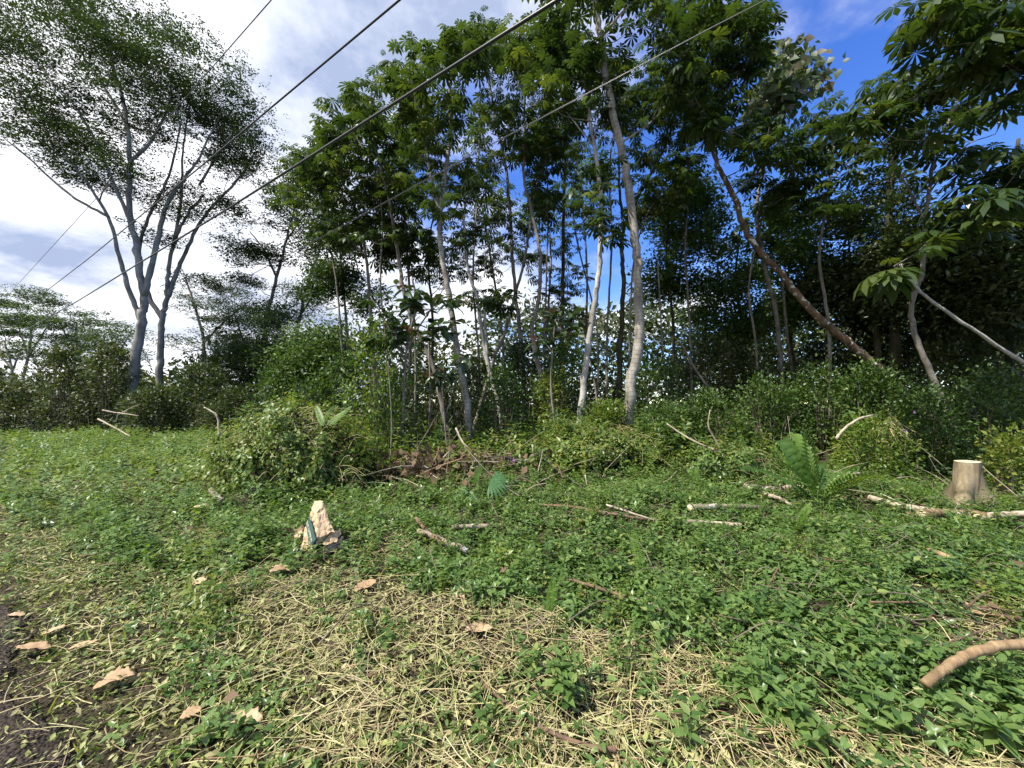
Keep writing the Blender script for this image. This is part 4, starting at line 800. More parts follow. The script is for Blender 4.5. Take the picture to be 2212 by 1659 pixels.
# cut stems, wilted clippings, grass
def ribbons(n, x, y, Ln, wdt, mat, name, label, zlo=.01, zhi=.06, flat=.12, arch=.12):
    a = rng.uniform(0, np.pi*2, n)+.0; e = rng.normal(0, flat, n); d0 = np.stack([np.cos(a)*np.cos(e), np.sin(a)*np.cos(e), np.sin(e)], 1)
    side = nrm(np.cross(d0, np.array([0, 0, 1.])+rng.normal(0, .4, (n, 3)))); c = np.stack([x, y, gz(x, y)+rng.uniform(zlo, zhi, n)+np.abs(np.sin(e))*Ln*.5], 1)
    bend = rng.normal(0, .14, n); V = np.zeros((n, 8, 3)); nr_ = np.cross(side, d0)
    for i, t in enumerate((-.5, -.17, .17, .5)):
        off = d0*(Ln*t)[:, None]+side*(bend*Ln*(t*t*4-.5))[:, None]*.6+nr_*(-(t*t)*arch*Ln)[:, None]
        V[:, 2*i] = c+off+side*(wdt/2)[:, None]; V[:, 2*i+1] = c+off-side*(wdt/2)[:, None]
    V[..., 2] = np.maximum(V[..., 2], (gz(V[..., 0], V[..., 1])+.004))
    o8 = (np.arange(n)*8)[:, None]; Q = np.concatenate([o8+np.array([2*i, 2*i+1, 2*i+3, 2*i+2]) for i in range(3)], 1).reshape(-1, 4)
    g_ = Geo(); g_.raw(V.reshape(-1, 3), None, Q, np.repeat(rng.random(n), 8)); return tag(g_.build(name, M[mat]), label, 'clippings', kind='stuff')
def dryness(u, v, gr, road):
    q = (1-gr)*(1-.75*road)*sstep(1050, 1180, v)*(.35+.65*sstep(250, 900, u))
    for (a, b, c, e) in DRY: q = np.maximum(q, 1.3*np.exp(-(((u-a)/c)**2+((v-b)/e)**2)))
    return q
x, d = sample(54000, 8.5); gr, road, u, v, dd, n = zones(x, d); k = rng.random(len(x)) < np.maximum(dryness(u, v, gr, road), .06)*(.6+.4*(n > 0))
x, d = x[k], d[k]; ribbons(len(x), x, d, rng.uniform(.05, .30, len(x))*np.where(rng.random(len(x)) < .15, 1.6, 1), rng.uniform(.002, .0048, len(x)), 'straw', 'cut_straw', 'tangle of cut straw-coloured stems lying over the clearing', flat=.16)
x, d = sample(90000, 6.5); gr, road, u, v, dd, n = zones(x, d); k = rng.random(len(x)) < np.clip((1-gr)*.9*(1-road*.72), .06, 1)
x, d = x[k], d[k]; a = rng.uniform(0, 6.28, len(x)); e = rng.normal(0, .35, len(x)); dr = np.stack([np.cos(a)*np.cos(e), np.sin(a)*np.cos(e), np.sin(e)], 1); up = np.stack([rng.normal(0, .55, len(x)), rng.normal(0, .55, len(x)), np.ones(len(x))], 1)
g = Geo(); F = frames(dr, up)*(rng.uniform(.014, .06, len(x))*np.where(road[k] > .4, .7, 1))[:, None, None]; loc = np.stack([x, d, gz(x, d)+rng.uniform(.008, .04, len(x))+.02*0], 1)
nr = x*N2[0]+d*N2[1]; loc[:, 2] += np.where(nr < .55, .03, 0)
w = rng.random(len(x)) < .5; g.inst(LEAF, loc[w], F[w]); g.inst(LEAFN, loc[~w], F[~w]*np.array([1.2, .8, 1])); tag(g.build('leaf_clippings', M['clip']), 'pale wilted leaf clippings strewn over the mown verge and road edge', 'clippings', kind='stuff')
x, d = sample(70000, 11, 1.1, 1.75); gr, road, u, v, dd, n = zones(x, d); nr = x*N2[0]+d*N2[1]
k = rng.random(len(x)) < (np.exp(-((nr-1.15)/.75)**2)*.8+.5*np.exp(-((u-120)/260)**2)*sstep(1000, 1080, v))*sstep(.3, .6, nr)*(.5+.5*(fbm(x*3, d*3, 7) > -.1)); x, d = x[k], d[k]
BLADE = tri([(0, .05, 0), (0, -.05, 0), (.5, .04, .02), (.5, -.04, .02), (1, 0, -.12)], [(2, 3, 4)], [(0, 1, 3, 2)])
dr = rand_dirs(len(x), .1, .95); g = Geo(); g.inst(BLADE, np.stack([x, d, gz(x, d)], 1), frames(dr, np.stack([rng.normal(0, 1, len(x)), rng.normal(0, 1, len(x)), .5+0*x], 1))*rng.uniform(.03, .11, len(x))[:, None, None])
tag(g.build('verge_grass', M['grass']), 'short grass tufts along the gravel edge', 'grass', kind='stuff')
# dead leaf litter in the shade of the stand
x, d = sample(16000, 11.5, 2.0, 1.4); gr, road, u, v, dd, n = zones(x, d); q = 1.*np.exp(-(((u-1010)/170)**2+((v-1010)/60)**2))+.7*np.exp(-(((u-1330)/160)**2+((v-1110)/25)**2))+.9*np.exp(-(((u-2170)/110)**2+((v-1370)/70)**2))+.5*np.exp(-(((u-1850)/160)**2+((v-1060)/35)**2))+.012
k = rng.random(len(x)) < q; x, d = x[k], d[k]; dr = rand_dirs(len(x), -.3, .6); g = Geo(); g.inst(LEAFB, np.stack([x, d, gz(x, d)+rng.uniform(.01, .14, len(x))], 1), frames(dr, np.stack([rng.normal(0, .9, len(x)), rng.normal(0, .9, len(x)), np.ones(len(x))], 1))*rng.uniform(.035, .10, len(x))[:, None, None])
tag(g.build('leaf_litter', M['brown']), 'brown dead leaf litter among the debris', 'leaf litter', kind='stuff')
# small stones on the road
x = rng.uniform(-4.5, 0, 9000); d = rng.uniform(.9, 5, 9000); nr = x*N2[0]+d*N2[1]; k = (nr < .5) & (nr > -1.2); x, d = x[k], d[k]
PEB = tri([(1, 0, 0), (.2, .9, 0), (-.9, .4, 0), (-.6, -.8, 0), (.5, -.8, 0), (.1, 0, .7)], [(0, 1, 5), (1, 2, 5), (2, 3, 5), (3, 4, 5), (4, 0, 5)])
g = Geo(); g.inst(PEB, np.stack([x, d, gz(x, d)+.03], 1), frames(rand_dirs(len(x), -.2, .2), np.tile([[0, 0, 1.]], (len(x), 1)))*rng.uniform(.003, .011, len(x))[:, None, None]); tag(g.build('road_grit', M['gravel']), 'loose dark grit on the gravel road', 'gravel', kind='stuff')

# ------------------------------------------------------------------ single herbs in front
def herb(label, u, v, h, n, size, shoots, spread, mat='cover', group='leafy herbs standing out of the ground cover'):
    b = G(u, v); b[2] = gz(b[0], b[1]); root = empty('leafy_herb', b, label, 'herb', group); g2 = Geo(); me = HM[mat]; m = 0
    for s in range(shoots):
        top = b+np.array([rng.normal(0, spread), rng.normal(0, spread), h*rng.uniform(.6, 1.05)]); bb = b+np.array([rng.normal(0, spread*.4), rng.normal(0, spread*.4), -.02]); P = smooth_path([bb, (bb+top)/2+rng.normal(0, .015, 3), top], 4); tube(g2, P, [.004, .002], 5, cap=False)
        for k_ in range(n):
            t = .3+.7*k_/(n-1); p = P[min(len(P)-1, int(t*(len(P)-1)))]; a0 = k_*math.pi/2+s; e = -.25+.7*t+rng.uniform(-.3, .2)
            for a in (a0, a0+math.pi):
                dr = np.array([math.cos(a)*math.cos(e), math.sin(a)*math.cos(e), math.sin(e)]); o = bpy.data.objects.new('leaf', me); col.objects.link(o); o.parent = root
                o.location = p-b; o.rotation_euler = Matrix(frames(dr[None], np.array([[rng.normal(0, .2), rng.normal(0, .2), 1.]]))[0]).to_euler(); o.scale = (size*rng.uniform(.7, 1.15)*(1-.35*(t-.3)),)*3; m += 1
    g2.build('stems', M['green_stem'], root, True)
HM = {'cover': mesh_of(t_leaf8(.24, .06, -.3), 'leaf', M['cover'])}
herb('bushy dark-green herb clump in the middle of the cut straw', 1210, 1530, .26, 4, .095, 14, .10)
herb('smaller leafy shoots left of the bushy herb clump', 1150, 1470, .2, 4, .08, 5, .06)
herb('leafy herb at the bottom edge near the picture middle', 1480, 1640, .16, 3, .09, 5, .07)
herb('broad-leaved herb below the curved tan branch', 2080, 1500, .2, 4, .115, 6, .09)
herb('broad-leaved herb left of the curved tan branch', 1920, 1420, .2, 4, .11, 6, .09)
herb('tall weed with big leaves at the bottom right corner', 2170, 1640, .24, 4, .12, 8, .10)
herb('leafy herb at the bottom edge right of centre', 1720, 1620, .2, 4, .1, 7, .09)
herb('yellow-green leafy herb among straw near the bottom right', 1890, 1600, .2, 4, .1, 7, .09)
herb('leafy weeds at the left foot of the large stump', 2035, 1118, .35, 4, .09, 7, .12)
herb('leafy weeds hiding the right foot of the large stump', 2125, 1112, .42, 5, .09, 8, .12)
herb('leafy weeds around the strap-leaved fern foot', 1775, 1120, .4, 5, .10, 12, .2)
herb('leafy shoots in front of the paper sack', 700, 1205, .2, 3, .07, 5, .12)

# ------------------------------------------------------------------ ferns
FR = mesh_of(t_pinnate(26, 1, .13, .75, .10, .3, 80), 'frond', M['fern'])
def fern(label, u, v, fronds, hgt, lean=None, d=None, z=None):
    b = G(u, v) if d is None else U(u, v, d); 
    if d is None: b[2] = gz(b[0], b[1])
    root = empty('sword_fern', b, label, 'fern', 'sword ferns')
    for i in range(fronds):
        a = rng.uniform(0, 6.28) if lean is None else lean+rng.normal(0, .5); e = rng.uniform(.9, 1.45) if fronds < 4 else rng.uniform(.45, 1.35)
        dr = np.array([math.cos(a)*math.cos(e), math.sin(a)*math.cos(e), math.sin(e)]); o = bpy.data.objects.new('frond', FR); col.objects.link(o); o.parent = root
        upv = np.array([rng.normal(0, .3), -1., .3]) ; o.location = rng.normal(0, .03, 3)*np.array([1, 1, 0]); o.rotation_euler = Matrix(frames(dr[None], upv[None])[0]).to_euler(); o.scale = (hgt*rng.uniform(.75, 1.1),)*3
for a in [('upright fern frond beside the tallest ringed trunk', 1402, 1000, 2, .75, None, 8.7), ('pale fern frond standing alone in the green foreground', 1392, 1260, 1, .42), ('small yellow fern frond near the ground right of the bushy herb', 1382, 1330, 2, .2),
          ('upright fern fronds left of the strap-leaved fern', 1620, 1010, 4, .62, None, 8.0), ('fern in the shade right of the tallest trunk', 1465, 990, 3, .55, None, 8.8), ('bright low ferns left of the logs', 1510, 1050, 6, .5), ('fern fronds beside the tall strap leaves', 1700, 1010, 5, .55, None, 7.6),
          ('fern fronds at the right edge above the small stump', 2185, 900, 6, .6, None, 8), ('fern fronds above the hollow log at right', 2110, 870, 5, .65, None, 9), ('fern fronds below the pale curving branch', 1870, 930, 4, .5, None, 8.6), ('yellowing fern frond in the debris left of the bank', 1105, 1000, 2, .55, None, 9.2),
          ('fern at the foot of the strap-leaved fern', 1722, 1150, 4, .4), ('flat fern frond in the cut straw left of centre', 1180, 1330, 2, .3), ('fern draping the vine heap near its top', 700, 920, 4, .5, None, 6.7)]:
    fern(*a[:5], d=a[6] if len(a) > 6 else None)
# strap-leaved (bird's nest like) fern
b = G(1765, 1100); b[2] = gz(b[0], b[1]); root = empty('strap_leaved_fern', b, 'large bright fern with broad wavy crested strap leaves beside the logs', 'fern')
def strap(me_seed, curl=.5, fr=.16):
    V, Q, T = [], [], []; m = 30; ph = rng.uniform(0, 6.28)
    for i in range(m):
        t = i/(m-1); w = fr*(t**.8)*(1.05-.35*t**4)+.012; x = t; z = -curl*max(0, t-.55)**2*2.4
        rip = .30*w*math.sin(i*2.1+ph)
        for j, y in enumerate((-1, -.5, 0, .5, 1)):
            V.append((x-.05*abs(y)*w, y*w*(1+.10*math.sin(i*2.6+j)), z+.32*w*abs(y)**1.5+(rip*(1 if j in (0, 4) else -.7 if j in (1, 3) else 0))))
    for i in range(m-1):
        for j in range(4): Q.append((i*5+j, i*5+j+1, i*5+5+j+1, i*5+5+j))
    return tri(V, T, Q)
for i in range(15):
    a = R(-100+i*26+rng.uniform(-12, 12)); e = rng.uniform(.7, 1.45); dr = np.array([math.cos(a)*math.cos(e), math.sin(a)*math.cos(e), math.sin(e)])
    o = bpy.data.objects.new('leaf', mesh_of(strap(i, rng.uniform(.2, .7), rng.uniform(.09, .13)) if i % 4 == 3 else t_pinnate(17, 1, rng.uniform(.15, .24), rng.uniform(.7, 1.0), rng.uniform(.1, .8), .5, 60), 'leaf', M['nest'])); col.objects.link(o); o.parent = root
    for p_ in o.data.polygons: p_.use_smooth = True
    o.location = (rng.normal(0, .04), rng.normal(0, .04), .12); o.rotation_euler = Matrix(frames(dr[None], np.array([[rng.normal(0, .5), rng.normal(-.3, .4), 1.]]))[0]).to_euler(); o.scale = (rng.uniform(.6, 1.2),)*3
gg = Geo()
for i in range(7): tube(gg, smooth_path([b+rng.normal(0, .03, 3)*[1, 1, 0]-[0, 0, .05], b+[rng.normal(0, .05), rng.normal(0, .05), .3]], 3), [.02, .01], 6)
gg.build('stalks', M['green_stem'], root, True)
# fan palm seedling
b = G(1035, 1085); b[2] = gz(b[0], b[1]); root = empty('fan_palm_seedling', b, 'small fan palm seedling in front of the brown debris', 'palm')
fan = []
for k_ in range(13): fan.append((tri([(0, 0, 0), (.6, .055, .01), (.6, -.055, .01), (1, 0, -.22)], [(0, 2, 1), (1, 2, 3)]), axes((math.cos(R(-78+k_*13)), math.sin(R(-78+k_*13)), 0)), np.zeros(3), .1))
FAN = mesh_of(combine(fan), 'leaf', M['fanpalm'])
for (dx, dz, a, s_, e) in ((-.10, .16, 2.6, .3, -.7), (.18, .34, .5, .36, -.1), (.0, .42, 1.6, .25, .6)):
    p = b+np.array([dx, -.05, dz]); gg = Geo(); tube(gg, smooth_path([b, (b+p)/2+[0, 0, .05], p], 4), [.007, .005], 5); gg.build('stalk', M['green_stem'], root, True)
    o = bpy.data.objects.new('leaf', FAN); col.objects.link(o); o.parent = root; o.location = p-b; dr = np.array([math.cos(a)*math.cos(e), -abs(math.sin(a))*math.cos(e)*.5, math.sin(e)]); o.rotation_euler = Matrix(frames(dr[None], np.array([[0, -.6, .8]]))[0]).to_euler(); o.scale = (s_,)*3

# ------------------------------------------------------------------ paper sack
b = G(690, 1190); b[2] = gz(b[0], b[1]); root = empty('paper_sack', b, 'crumpled brown paper sack with a dark green printed band', 'sack')
def shell(pts, faces, name, mat, parent, sub=3, crumple=.008, thick=.004):
    import bmesh
    bm = bmesh.new(); vs = [bm.verts.new(p) for p in pts]
    for f in faces: bm.faces.new([vs[i] for i in f])
    bmesh.ops.recalc_face_normals(bm, faces=bm.faces)
    bmesh.ops.subdivide_edges(bm, edges=bm.edges[:], cuts=sub, use_grid_fill=True)
    for v_ in bm.verts:
        c = v_.co; v_.co = c+Vector((math.sin(31*c.x+17*c.z)*math.cos(23*c.y+5), math.sin(27*c.z+13*c.x+1), math.cos(19*c.x+29*c.y)))*crumple*.8+Vector((math.sin(83*c.z+71*c.x), math.sin(91*c.x-67*c.z+2), math.sin(77*c.y+59*c.x)))*crumple*.8
    bmesh.ops.triangulate(bm, faces=bm.faces)
    me = bpy.data.meshes.new(name); bm.to_mesh(me); bm.free(); me.materials.append(mat); o = bpy.data.objects.new(name, me); col.objects.link(o); o.parent = parent
    if thick: md = o.modifiers.new('thick', 'SOLIDIFY'); md.thickness = thick
    return o
K = float(b[1])/FV   # metres per grid unit at the sack
def S(u, v, y): return ((u-690)*K+y*float(b[0]/b[1]), y, (1190-v)*K)
zo = lambda px, py: ((1140+px*240/1039)*2212/4032, (1960+py*220/952)*1659/3024)
def Z1(px, py, y): q = zo(px, py); return S(q[0], q[1], y)
P_ = [Z1(410, 110, .05), Z1(550, 105, .02), Z1(560, 150, .08),                 # 0-2 folded top
      Z1(345, 300, .02), Z1(470, 250, -.07), Z1(620, 290, -.01),                # 3-5
      Z1(285, 480, .0), Z1(465, 590, -.20), Z1(745, 545, -.09), Z1(600, 400, .24),   # 6-9
      Z1(200, 830, -.06), Z1(400, 720, -.20), Z1(470, 700, -.17), Z1(700, 700, .0), Z1(450, 600, .28), Z1(380, 900, -.12), Z1(500, 880, .0), Z1(250, 700, .2)]
shell(P_, [(0, 4, 1), (0, 3, 4), (1, 4, 5), (3, 6, 7, 4), (4, 7, 8, 5), (5, 8, 9), (1, 5, 9, 2), (0, 1, 2), (0, 2, 9, 3), (3, 9, 6)], 'sack_top', M['paper'], root, 4, .007)
shell(P_, [(6, 10, 15, 11, 7), (6, 17, 10), (6, 9, 14, 17), (7, 12, 13, 8), (8, 13, 14, 9), (11, 15, 16, 12)], 'sack_body', M['paper'], root, 4, .009)
fl_ = [Z1(545, 690, -.16), Z1(770, 550, -.05), Z1(858, 545, .0), Z1(855, 615, -.02), Z1(770, 705, -.12), Z1(600, 720, -.17), Z1(885, 690, .0), Z1(890, 840, -.02), Z1(640, 860, -.16), Z1(520, 780, -.15)]
shell(fl_, [(0, 1, 2, 3, 4), (0, 4, 5)], 'flap', M['paper'], root, 3, .008)
shell([Z1(610, 735, -.13), Z1(850, 680, -.02), Z1(890, 700, .04), Z1(892, 850, .0), Z1(640, 870, -.15), Z1(530, 790, -.13)], [(0, 1, 3, 4), (1, 2, 3), (0, 4, 5)], 'crumpled_edge', M['paper'], root, 3, .01)
shell([Z1(80, 570, .02), Z1(240, 470, .0), Z1(250, 530, .02), Z1(190, 660, -.02), Z1(85, 720, .0)], [(0, 1, 2, 3, 4)], 'torn_corner', M['paper'], root, 2, .01)
# band set a few millimetres proud of the sack's left face
A0, A1, A2, A3 = [np.array(q) for q in (Z1(347, 318, -.002), Z1(465, 585, -.232), Z1(392, 715, -.215), Z1(287, 480, -.02))]
off = np.array([-.007, -.010, .003])
shell([tuple(A0+off), tuple(A1+off), tuple(A2+off), tuple(A3+off)], [(0, 1, 2, 3)], 'printed_band', M['band'], root, 4, .004, .002)
try:
    cu = bpy.data.curves.new('t', 'FONT'); cu.body = "ON'T JUMPER IN"; cu.size = 1.0; cu.align_x = 'CENTER'; cu.align_y = 'CENTER'
    to = bpy.data.objects.new('t', cu); col.objects.link(to); bpy.context.view_layer.update(); dg = bpy.context.evaluated_depsgraph_get(); me = bpy.data.meshes.new_from_object(to.evaluated_get(dg)); bpy.data.objects.remove(to)
    co = np.zeros(len(me.vertices)*3); me.vertices.foreach_get('co', co); co = co.reshape(-1, 3); w_, h_ = np.ptp(co[:, 0]), np.ptp(co[:, 1]); s = .5+.86*(co[:, 0]/w_); t = .52-.42*(co[:, 1]/h_)
    # bilinear on the band: s along, t across
    Wp = ((A0[None]*(1-s[:, None])+A1[None]*s[:, None])*(1-t[:, None])+(A3[None]*(1-s[:, None])+A2[None]*s[:, None])*t[:, None])+off*2.0
    me.vertices.foreach_set('co', Wp.ravel()); me.update(); me.materials.append(M['ink']); lo_ = bpy.data.objects.new('lettering', me); col.objects.link(lo_); lo_.parent = root
except Exception as ex: print('text', ex)

# ------------------------------------------------------------------ stumps, logs, branches
def stump(label, u, v, hgt, rt, rb, lobes, name='tree_stump', d=None):
    b = G(u, v) if d is None else U(u, v, d); b[2] = gz(b[0], b[1])-.02; root = empty(name, b, label, 'stump', 'cut stumps'); root.rotation_euler = (0, .07, 0)
    th = np.linspace(0, 2*np.pi, 48, endpoint=False); zs = np.linspace(0, 1, 14); V = []
    for t in zs:
        f = (1-t)**2.2; lb_ = .5+.5*np.cos(lobes*th+1.57+.25*np.sin(th)); r = rt*(1.05-.05*t)+(rb-rt)*f*(2.4*lb_**1.6-.35)
        r = np.maximum(r, .05)*(1+.06*np.sin(2*th+1)*(1-f)+.05*np.sin(5*th+t*4)+.025*np.sin(13*th+3*t))
        V.append(np.stack([np.cos(th)*r+.03*t, np.sin(th)*r, t*hgt+.05*t*np.cos(th)*rt*2+0*th], 1))
    V = np.concatenate(V)+b; i = np.arange(13)[:, None]*48; j = np.arange(48)[None]
    gg = Geo(); gg.raw(V, None, np.stack([i+j, i+(j+1) % 48, i+48+(j+1) % 48, i+48+j], -1).reshape(-1, 4)); gg.build('trunk', M['stump'], root, True)
    top = V[-48:]; c = top.mean(0); rim = c+(top-c)*1.0+[0, 0, .004]; gg = Geo(); inn = c+(top-c)*.5+[0, 0, .008]
    gg.raw(np.vstack([rim, inn, c[None]+[0, 0, .006]]), [[96, 48+k_, 48+(k_+1) % 48] for k_ in range(48)], [[k_, (k_+1) % 48, 48+(k_+1) % 48, 48+k_] for k_ in range(48)]); gg.build('cut_face', M['cut'], root)
stump('large cut stump with pale top and flaring buttress roots', 2085, 1100, .76, .15, .34, 3)
stump('smaller cut stump half hidden behind leaves at the right edge', 2165, 1060, .62, .10, .13, 2, d=6.6)
stump('low old stump beside the splayed trunk foot', 952, 995, .34, .17, .2, 4, d=10.4)
def stick(label, pts, w0, w1, mat, name='fallen_branch', cat='branch', group='fallen branches and sticks', lift=.0, seg=8, cut=False, side=(), d=None, ds=None):
    """points on the grid; lies on the ground unless depths are given"""
    if ds is None: lift = max(lift, .13) if np.mean([q[1] for q in pts]) < 1500 else max(lift, .07); P = np.array([G(u, v, lift) for (u, v) in pts]); dm = P[:, 1].mean()
    else: P = stem_path(pts, ds); dm = np.mean(ds)
    r0, r1 = w0/2/FV*dm, w1/2/FV*dm
    P = smooth_path(P, 6); P[1:-1] += rng.normal(0, r0*.12, (len(P)-2, 3))
    if cut or side: root = empty(name, P[0], label, cat, group)
    gg = Geo(); tube(gg, P, [r0, r1], seg, wob=.05)
    if cut or side: gg.build('stem', M[mat], root, True)
    else: o = gg.build(name, M[mat], None, True, origin=P[0]); tag(o, label, cat, group)
    if cut:
        t = nrm(P[0]-P[1]); gg = Geo(); tube(gg, [P[0]+t*.002, P[0]+t*.008], r0*1.0, 14); gg.build('cut_face', M['cut'], root)
    for s_ in side:
        Q = smooth_path(np.array([G(u, v, lift) for (u, v) in s_]) if ds is None else stem_path(s_, np.mean(ds)), 5); gg = Geo(); tube(gg, Q, [r1*.9, r1*.3], 6, wob=.04); gg.build('side_branch', M[mat], root, True)
LG = dict(name='cut_log', cat='log', group='cut logs and poles')
stick('dark cut pole lying level right of the vine bank', [(1490, 1097), (1560, 1094), (1640, 1096)], 13, 10, 'log', lift=.06, seg=12, cut=True, **LG)
stick('pale peeled pole below the dark cut pole', [(1475, 1126), (1540, 1130), (1602, 1134)], 9, 8, 'stickW', lift=.05, seg=10, cut=True, **LG)
stick('short log with pale cut end below the fan palm seedling', [(978, 1138), (1015, 1137), (1056, 1136)], 10, 9, 'log', lift=.07, seg=12, cut=True, **LG)
stick('dark pole slanting down towards the cut straw', [(900, 1122), (925, 1150), (958, 1178)], 9, 7, 'stickB', lift=.05, cut=True, **LG)
stick('grey log lying beneath the dark slanting pole', [(905, 1148), (950, 1165), (1010, 1190)], 12, 11, 'log', lift=.02, seg=12, cut=True, **LG)
stick('pale log behind the strap-leaved fern foot', [(1610, 1050), (1670, 1056), (1715, 1052)], 12, 10, 'log', lift=.03, seg=12, cut=True, **LG)
stick('long weathered log lying in front of the stump', [(1880, 1075), (1940, 1092), (2030, 1106), (2110, 1112)], 13, 12, 'stickW', lift=.03, seg=12, cut=True, **LG)
stick('broad split log along the front of the stump', [(1990, 1110), (2060, 1108), (2130, 1115)], 18, 16, 'stickT', lift=.02, seg=12, cut=True, **LG)
stick('pale split plank-like log at the right edge', [(2110, 1118), (2160, 1112), (2240, 1110)], 14, 13, 'stickW', lift=.02, seg=12, cut=True, **LG)
stick('long brown log lying behind the stump', [(1830, 1025), (1940, 1020), (2040, 1014)], 10, 10, 'log', lift=.06, seg=12, cut=True, **LG)
stick('short sawn piece among green leaves right of centre', [(2000, 1185), (2030, 1196), (2052, 1205)], 11, 10, 'stickT', lift=.1, seg=12, cut=True, **LG)
stick('splintered pale log tip next to the strap-leaved fern', [(1650, 1065), (1690, 1080), (1722, 1098)], 11, 3, 'stickW', lift=.03, **LG)
stick('short grey log stub left of the vine heap', [(455, 1060), (468, 1072), (480, 1082)], 11, 10, 'log', lift=.06, seg=12, cut=True, **LG)
stick('half-buried grey log in the green foreground', [(1330, 1285), (1380, 1300), (1430, 1318)], 12, 11, 'log', lift=.02, seg=12, cut=True, **LG)
stick('thin dark pole among leaves above the half-buried log', [(1225, 1250), (1300, 1272), (1370, 1298)], 7, 6, 'stickB', lift=.03, **LG)
stick('upright splintered white stake in the green foreground', [(1541, 1390), (1539, 1345), (1541, 1300)], 11, 8, 'stickW', 'broken_stake', 'stake', None, seg=7, ds=(3.05, 3.05))
stick('thick curved tan branch arching in at the lower right edge', [(1998, 1478), (2040, 1445), (2090, 1415), (2150, 1398), (2260, 1385)], 17, 20, 'stickT', seg=14, ds=(1.98, 2.2))
stick('long brown bent stick across the lower middle', [(1045, 1478), (1085, 1512), (1150, 1560), (1235, 1600), (1300, 1617), (1330, 1618)], 6, 10, 'stickB', lift=.03, seg=10)
stick('bare bent white stick standing at the field edge', [(474, 945), (471, 905), (462, 892), (441, 880)], 5, 3, 'stickW', ds=(13, 13))
stick('white forked dead branch left of the twin trunks', [(222, 886), (255, 892), (300, 898)], 3.5, 2, 'stickW', ds=(16, 16), side=[[(255, 892), (252, 905), (250, 912)], [(260, 893), (285, 880), (305, 872)]])
stick('thin pale dead branch slanting down into the field', [(212, 905), (250, 925), (282, 943)], 3.5, 2, 'stickW', ds=(14, 13))
stick('long pale dead branch leaning right of the vine bank', [(1440, 915), (1490, 948), (1560, 980), (1620, 1010)], 3, 6, 'stickW', ds=(8.6, 7.8), side=[[(1560, 980), (1545, 950), (1530, 920), (1534, 885)]])
stick('pale arching branch right of the strap-leaved fern', [(1806, 948), (1825, 925), (1855, 905), (1885, 897)], 6, 4, 'stickW', ds=(7.3, 7.5))
stick('bleached forked branches across the brown debris', [(985, 925), (1000, 955), (1030, 985), (1065, 1000)], 5, 4, 'stickW', ds=(9.4, 8.6), side=[[(1030, 985), (1060, 985), (1100, 1000)], [(1065, 1000), (1080, 1000), (1110, 985)]])
stick('thin pale forked stick fallen from the debris to the left', [(1000, 1010), (960, 1040), (920, 1070), (880, 1085)], 4, 2.5, 'stickW', ds=(8.2, 7.2), side=[[(935, 1060), (915, 1065), (890, 1062)], [(920, 1070), (905, 1090)]])
stick('dark thin stick running right from the debris', [(960, 1035), (1010, 1050), (1060, 1072)], 4, 3, 'stickB', ds=(7.6, 7.0))
stick('thin upright pale stick left of the vine bank', [(1150, 1060), (1155, 1000), (1150, 960)], 5, 4, 'stickW', ds=(8.2, 8.2))
stick('fallen grey branch under the vine bank', [(1165, 1090), (1240, 1095), (1330, 1112), (1400, 1122)], 5, 5, 'stickB', lift=.05)
stick('thin pale branch crossing the ground below the bank', [(1310, 1090), (1370, 1110), (1420, 1125)], 5, 3, 'stickW', lift=.1)
stick('bowed reddish twig standing out of the green cover', [(1270, 1105), (1300, 1140), (1312, 1180), (1295, 1215)], 3, 2, 'stickB', ds=(5.4, 5.0))
for (lb, pts, w) in [('thin dark runner across the right green cover', [(1690, 1190), (1800, 1210), (1930, 1225)], 3), ('long dark runner below the sawn piece', [(1880, 1300), (2000, 1302), (2120, 1310), (2220, 1325)], 4), ('dark arched runner at the right edge', [(2090, 1310), (2130, 1280), (2190, 1255), (2230, 1248)], 4),
                      ('thin runner curving up through the green cover', [(1655, 1275), (1690, 1215), (1740, 1170), (1790, 1155)], 3), ('dark runner above the curved tan branch', [(2030, 1395), (2100, 1370), (2200, 1335)], 4), ('straight dark twig below the upright stake', [(1650, 1290), (1720, 1302), (1800, 1310)], 3),
                      ('straw-coloured long stem across the bottom right', [(1540, 1560), (1640, 1575), (1800, 1580), (1960, 1600)], 3), ('long yellow stem curving through the right foreground', [(1610, 1330), (1700, 1420), (1800, 1490), (1880, 1560)], 3),
                      ('yellow stem bowed across the bottom middle', [(1260, 1560), (1330, 1590), (1450, 1600), (1600, 1590)], 3), ('dark twig in the straw left of the bushy herb', [(1000, 1330), (1040, 1400), (1060, 1440)], 2.5), ('thin stem lying in the mown verge', [(560, 1500), (700, 1470), (820, 1430)], 2.2), ('straw stem near the bottom left corner', [(420, 1640), (560, 1630), (700, 1600)], 2.6)]:
    stick(lb, pts, w, w*.6, 'stickB' if 'dark' in lb or 'runner' in lb else 'stickT' if 'straw' in lb else 'green_stem', 'thin_runner', 'twig', 'thin runners and twigs on the ground', lift=.07)
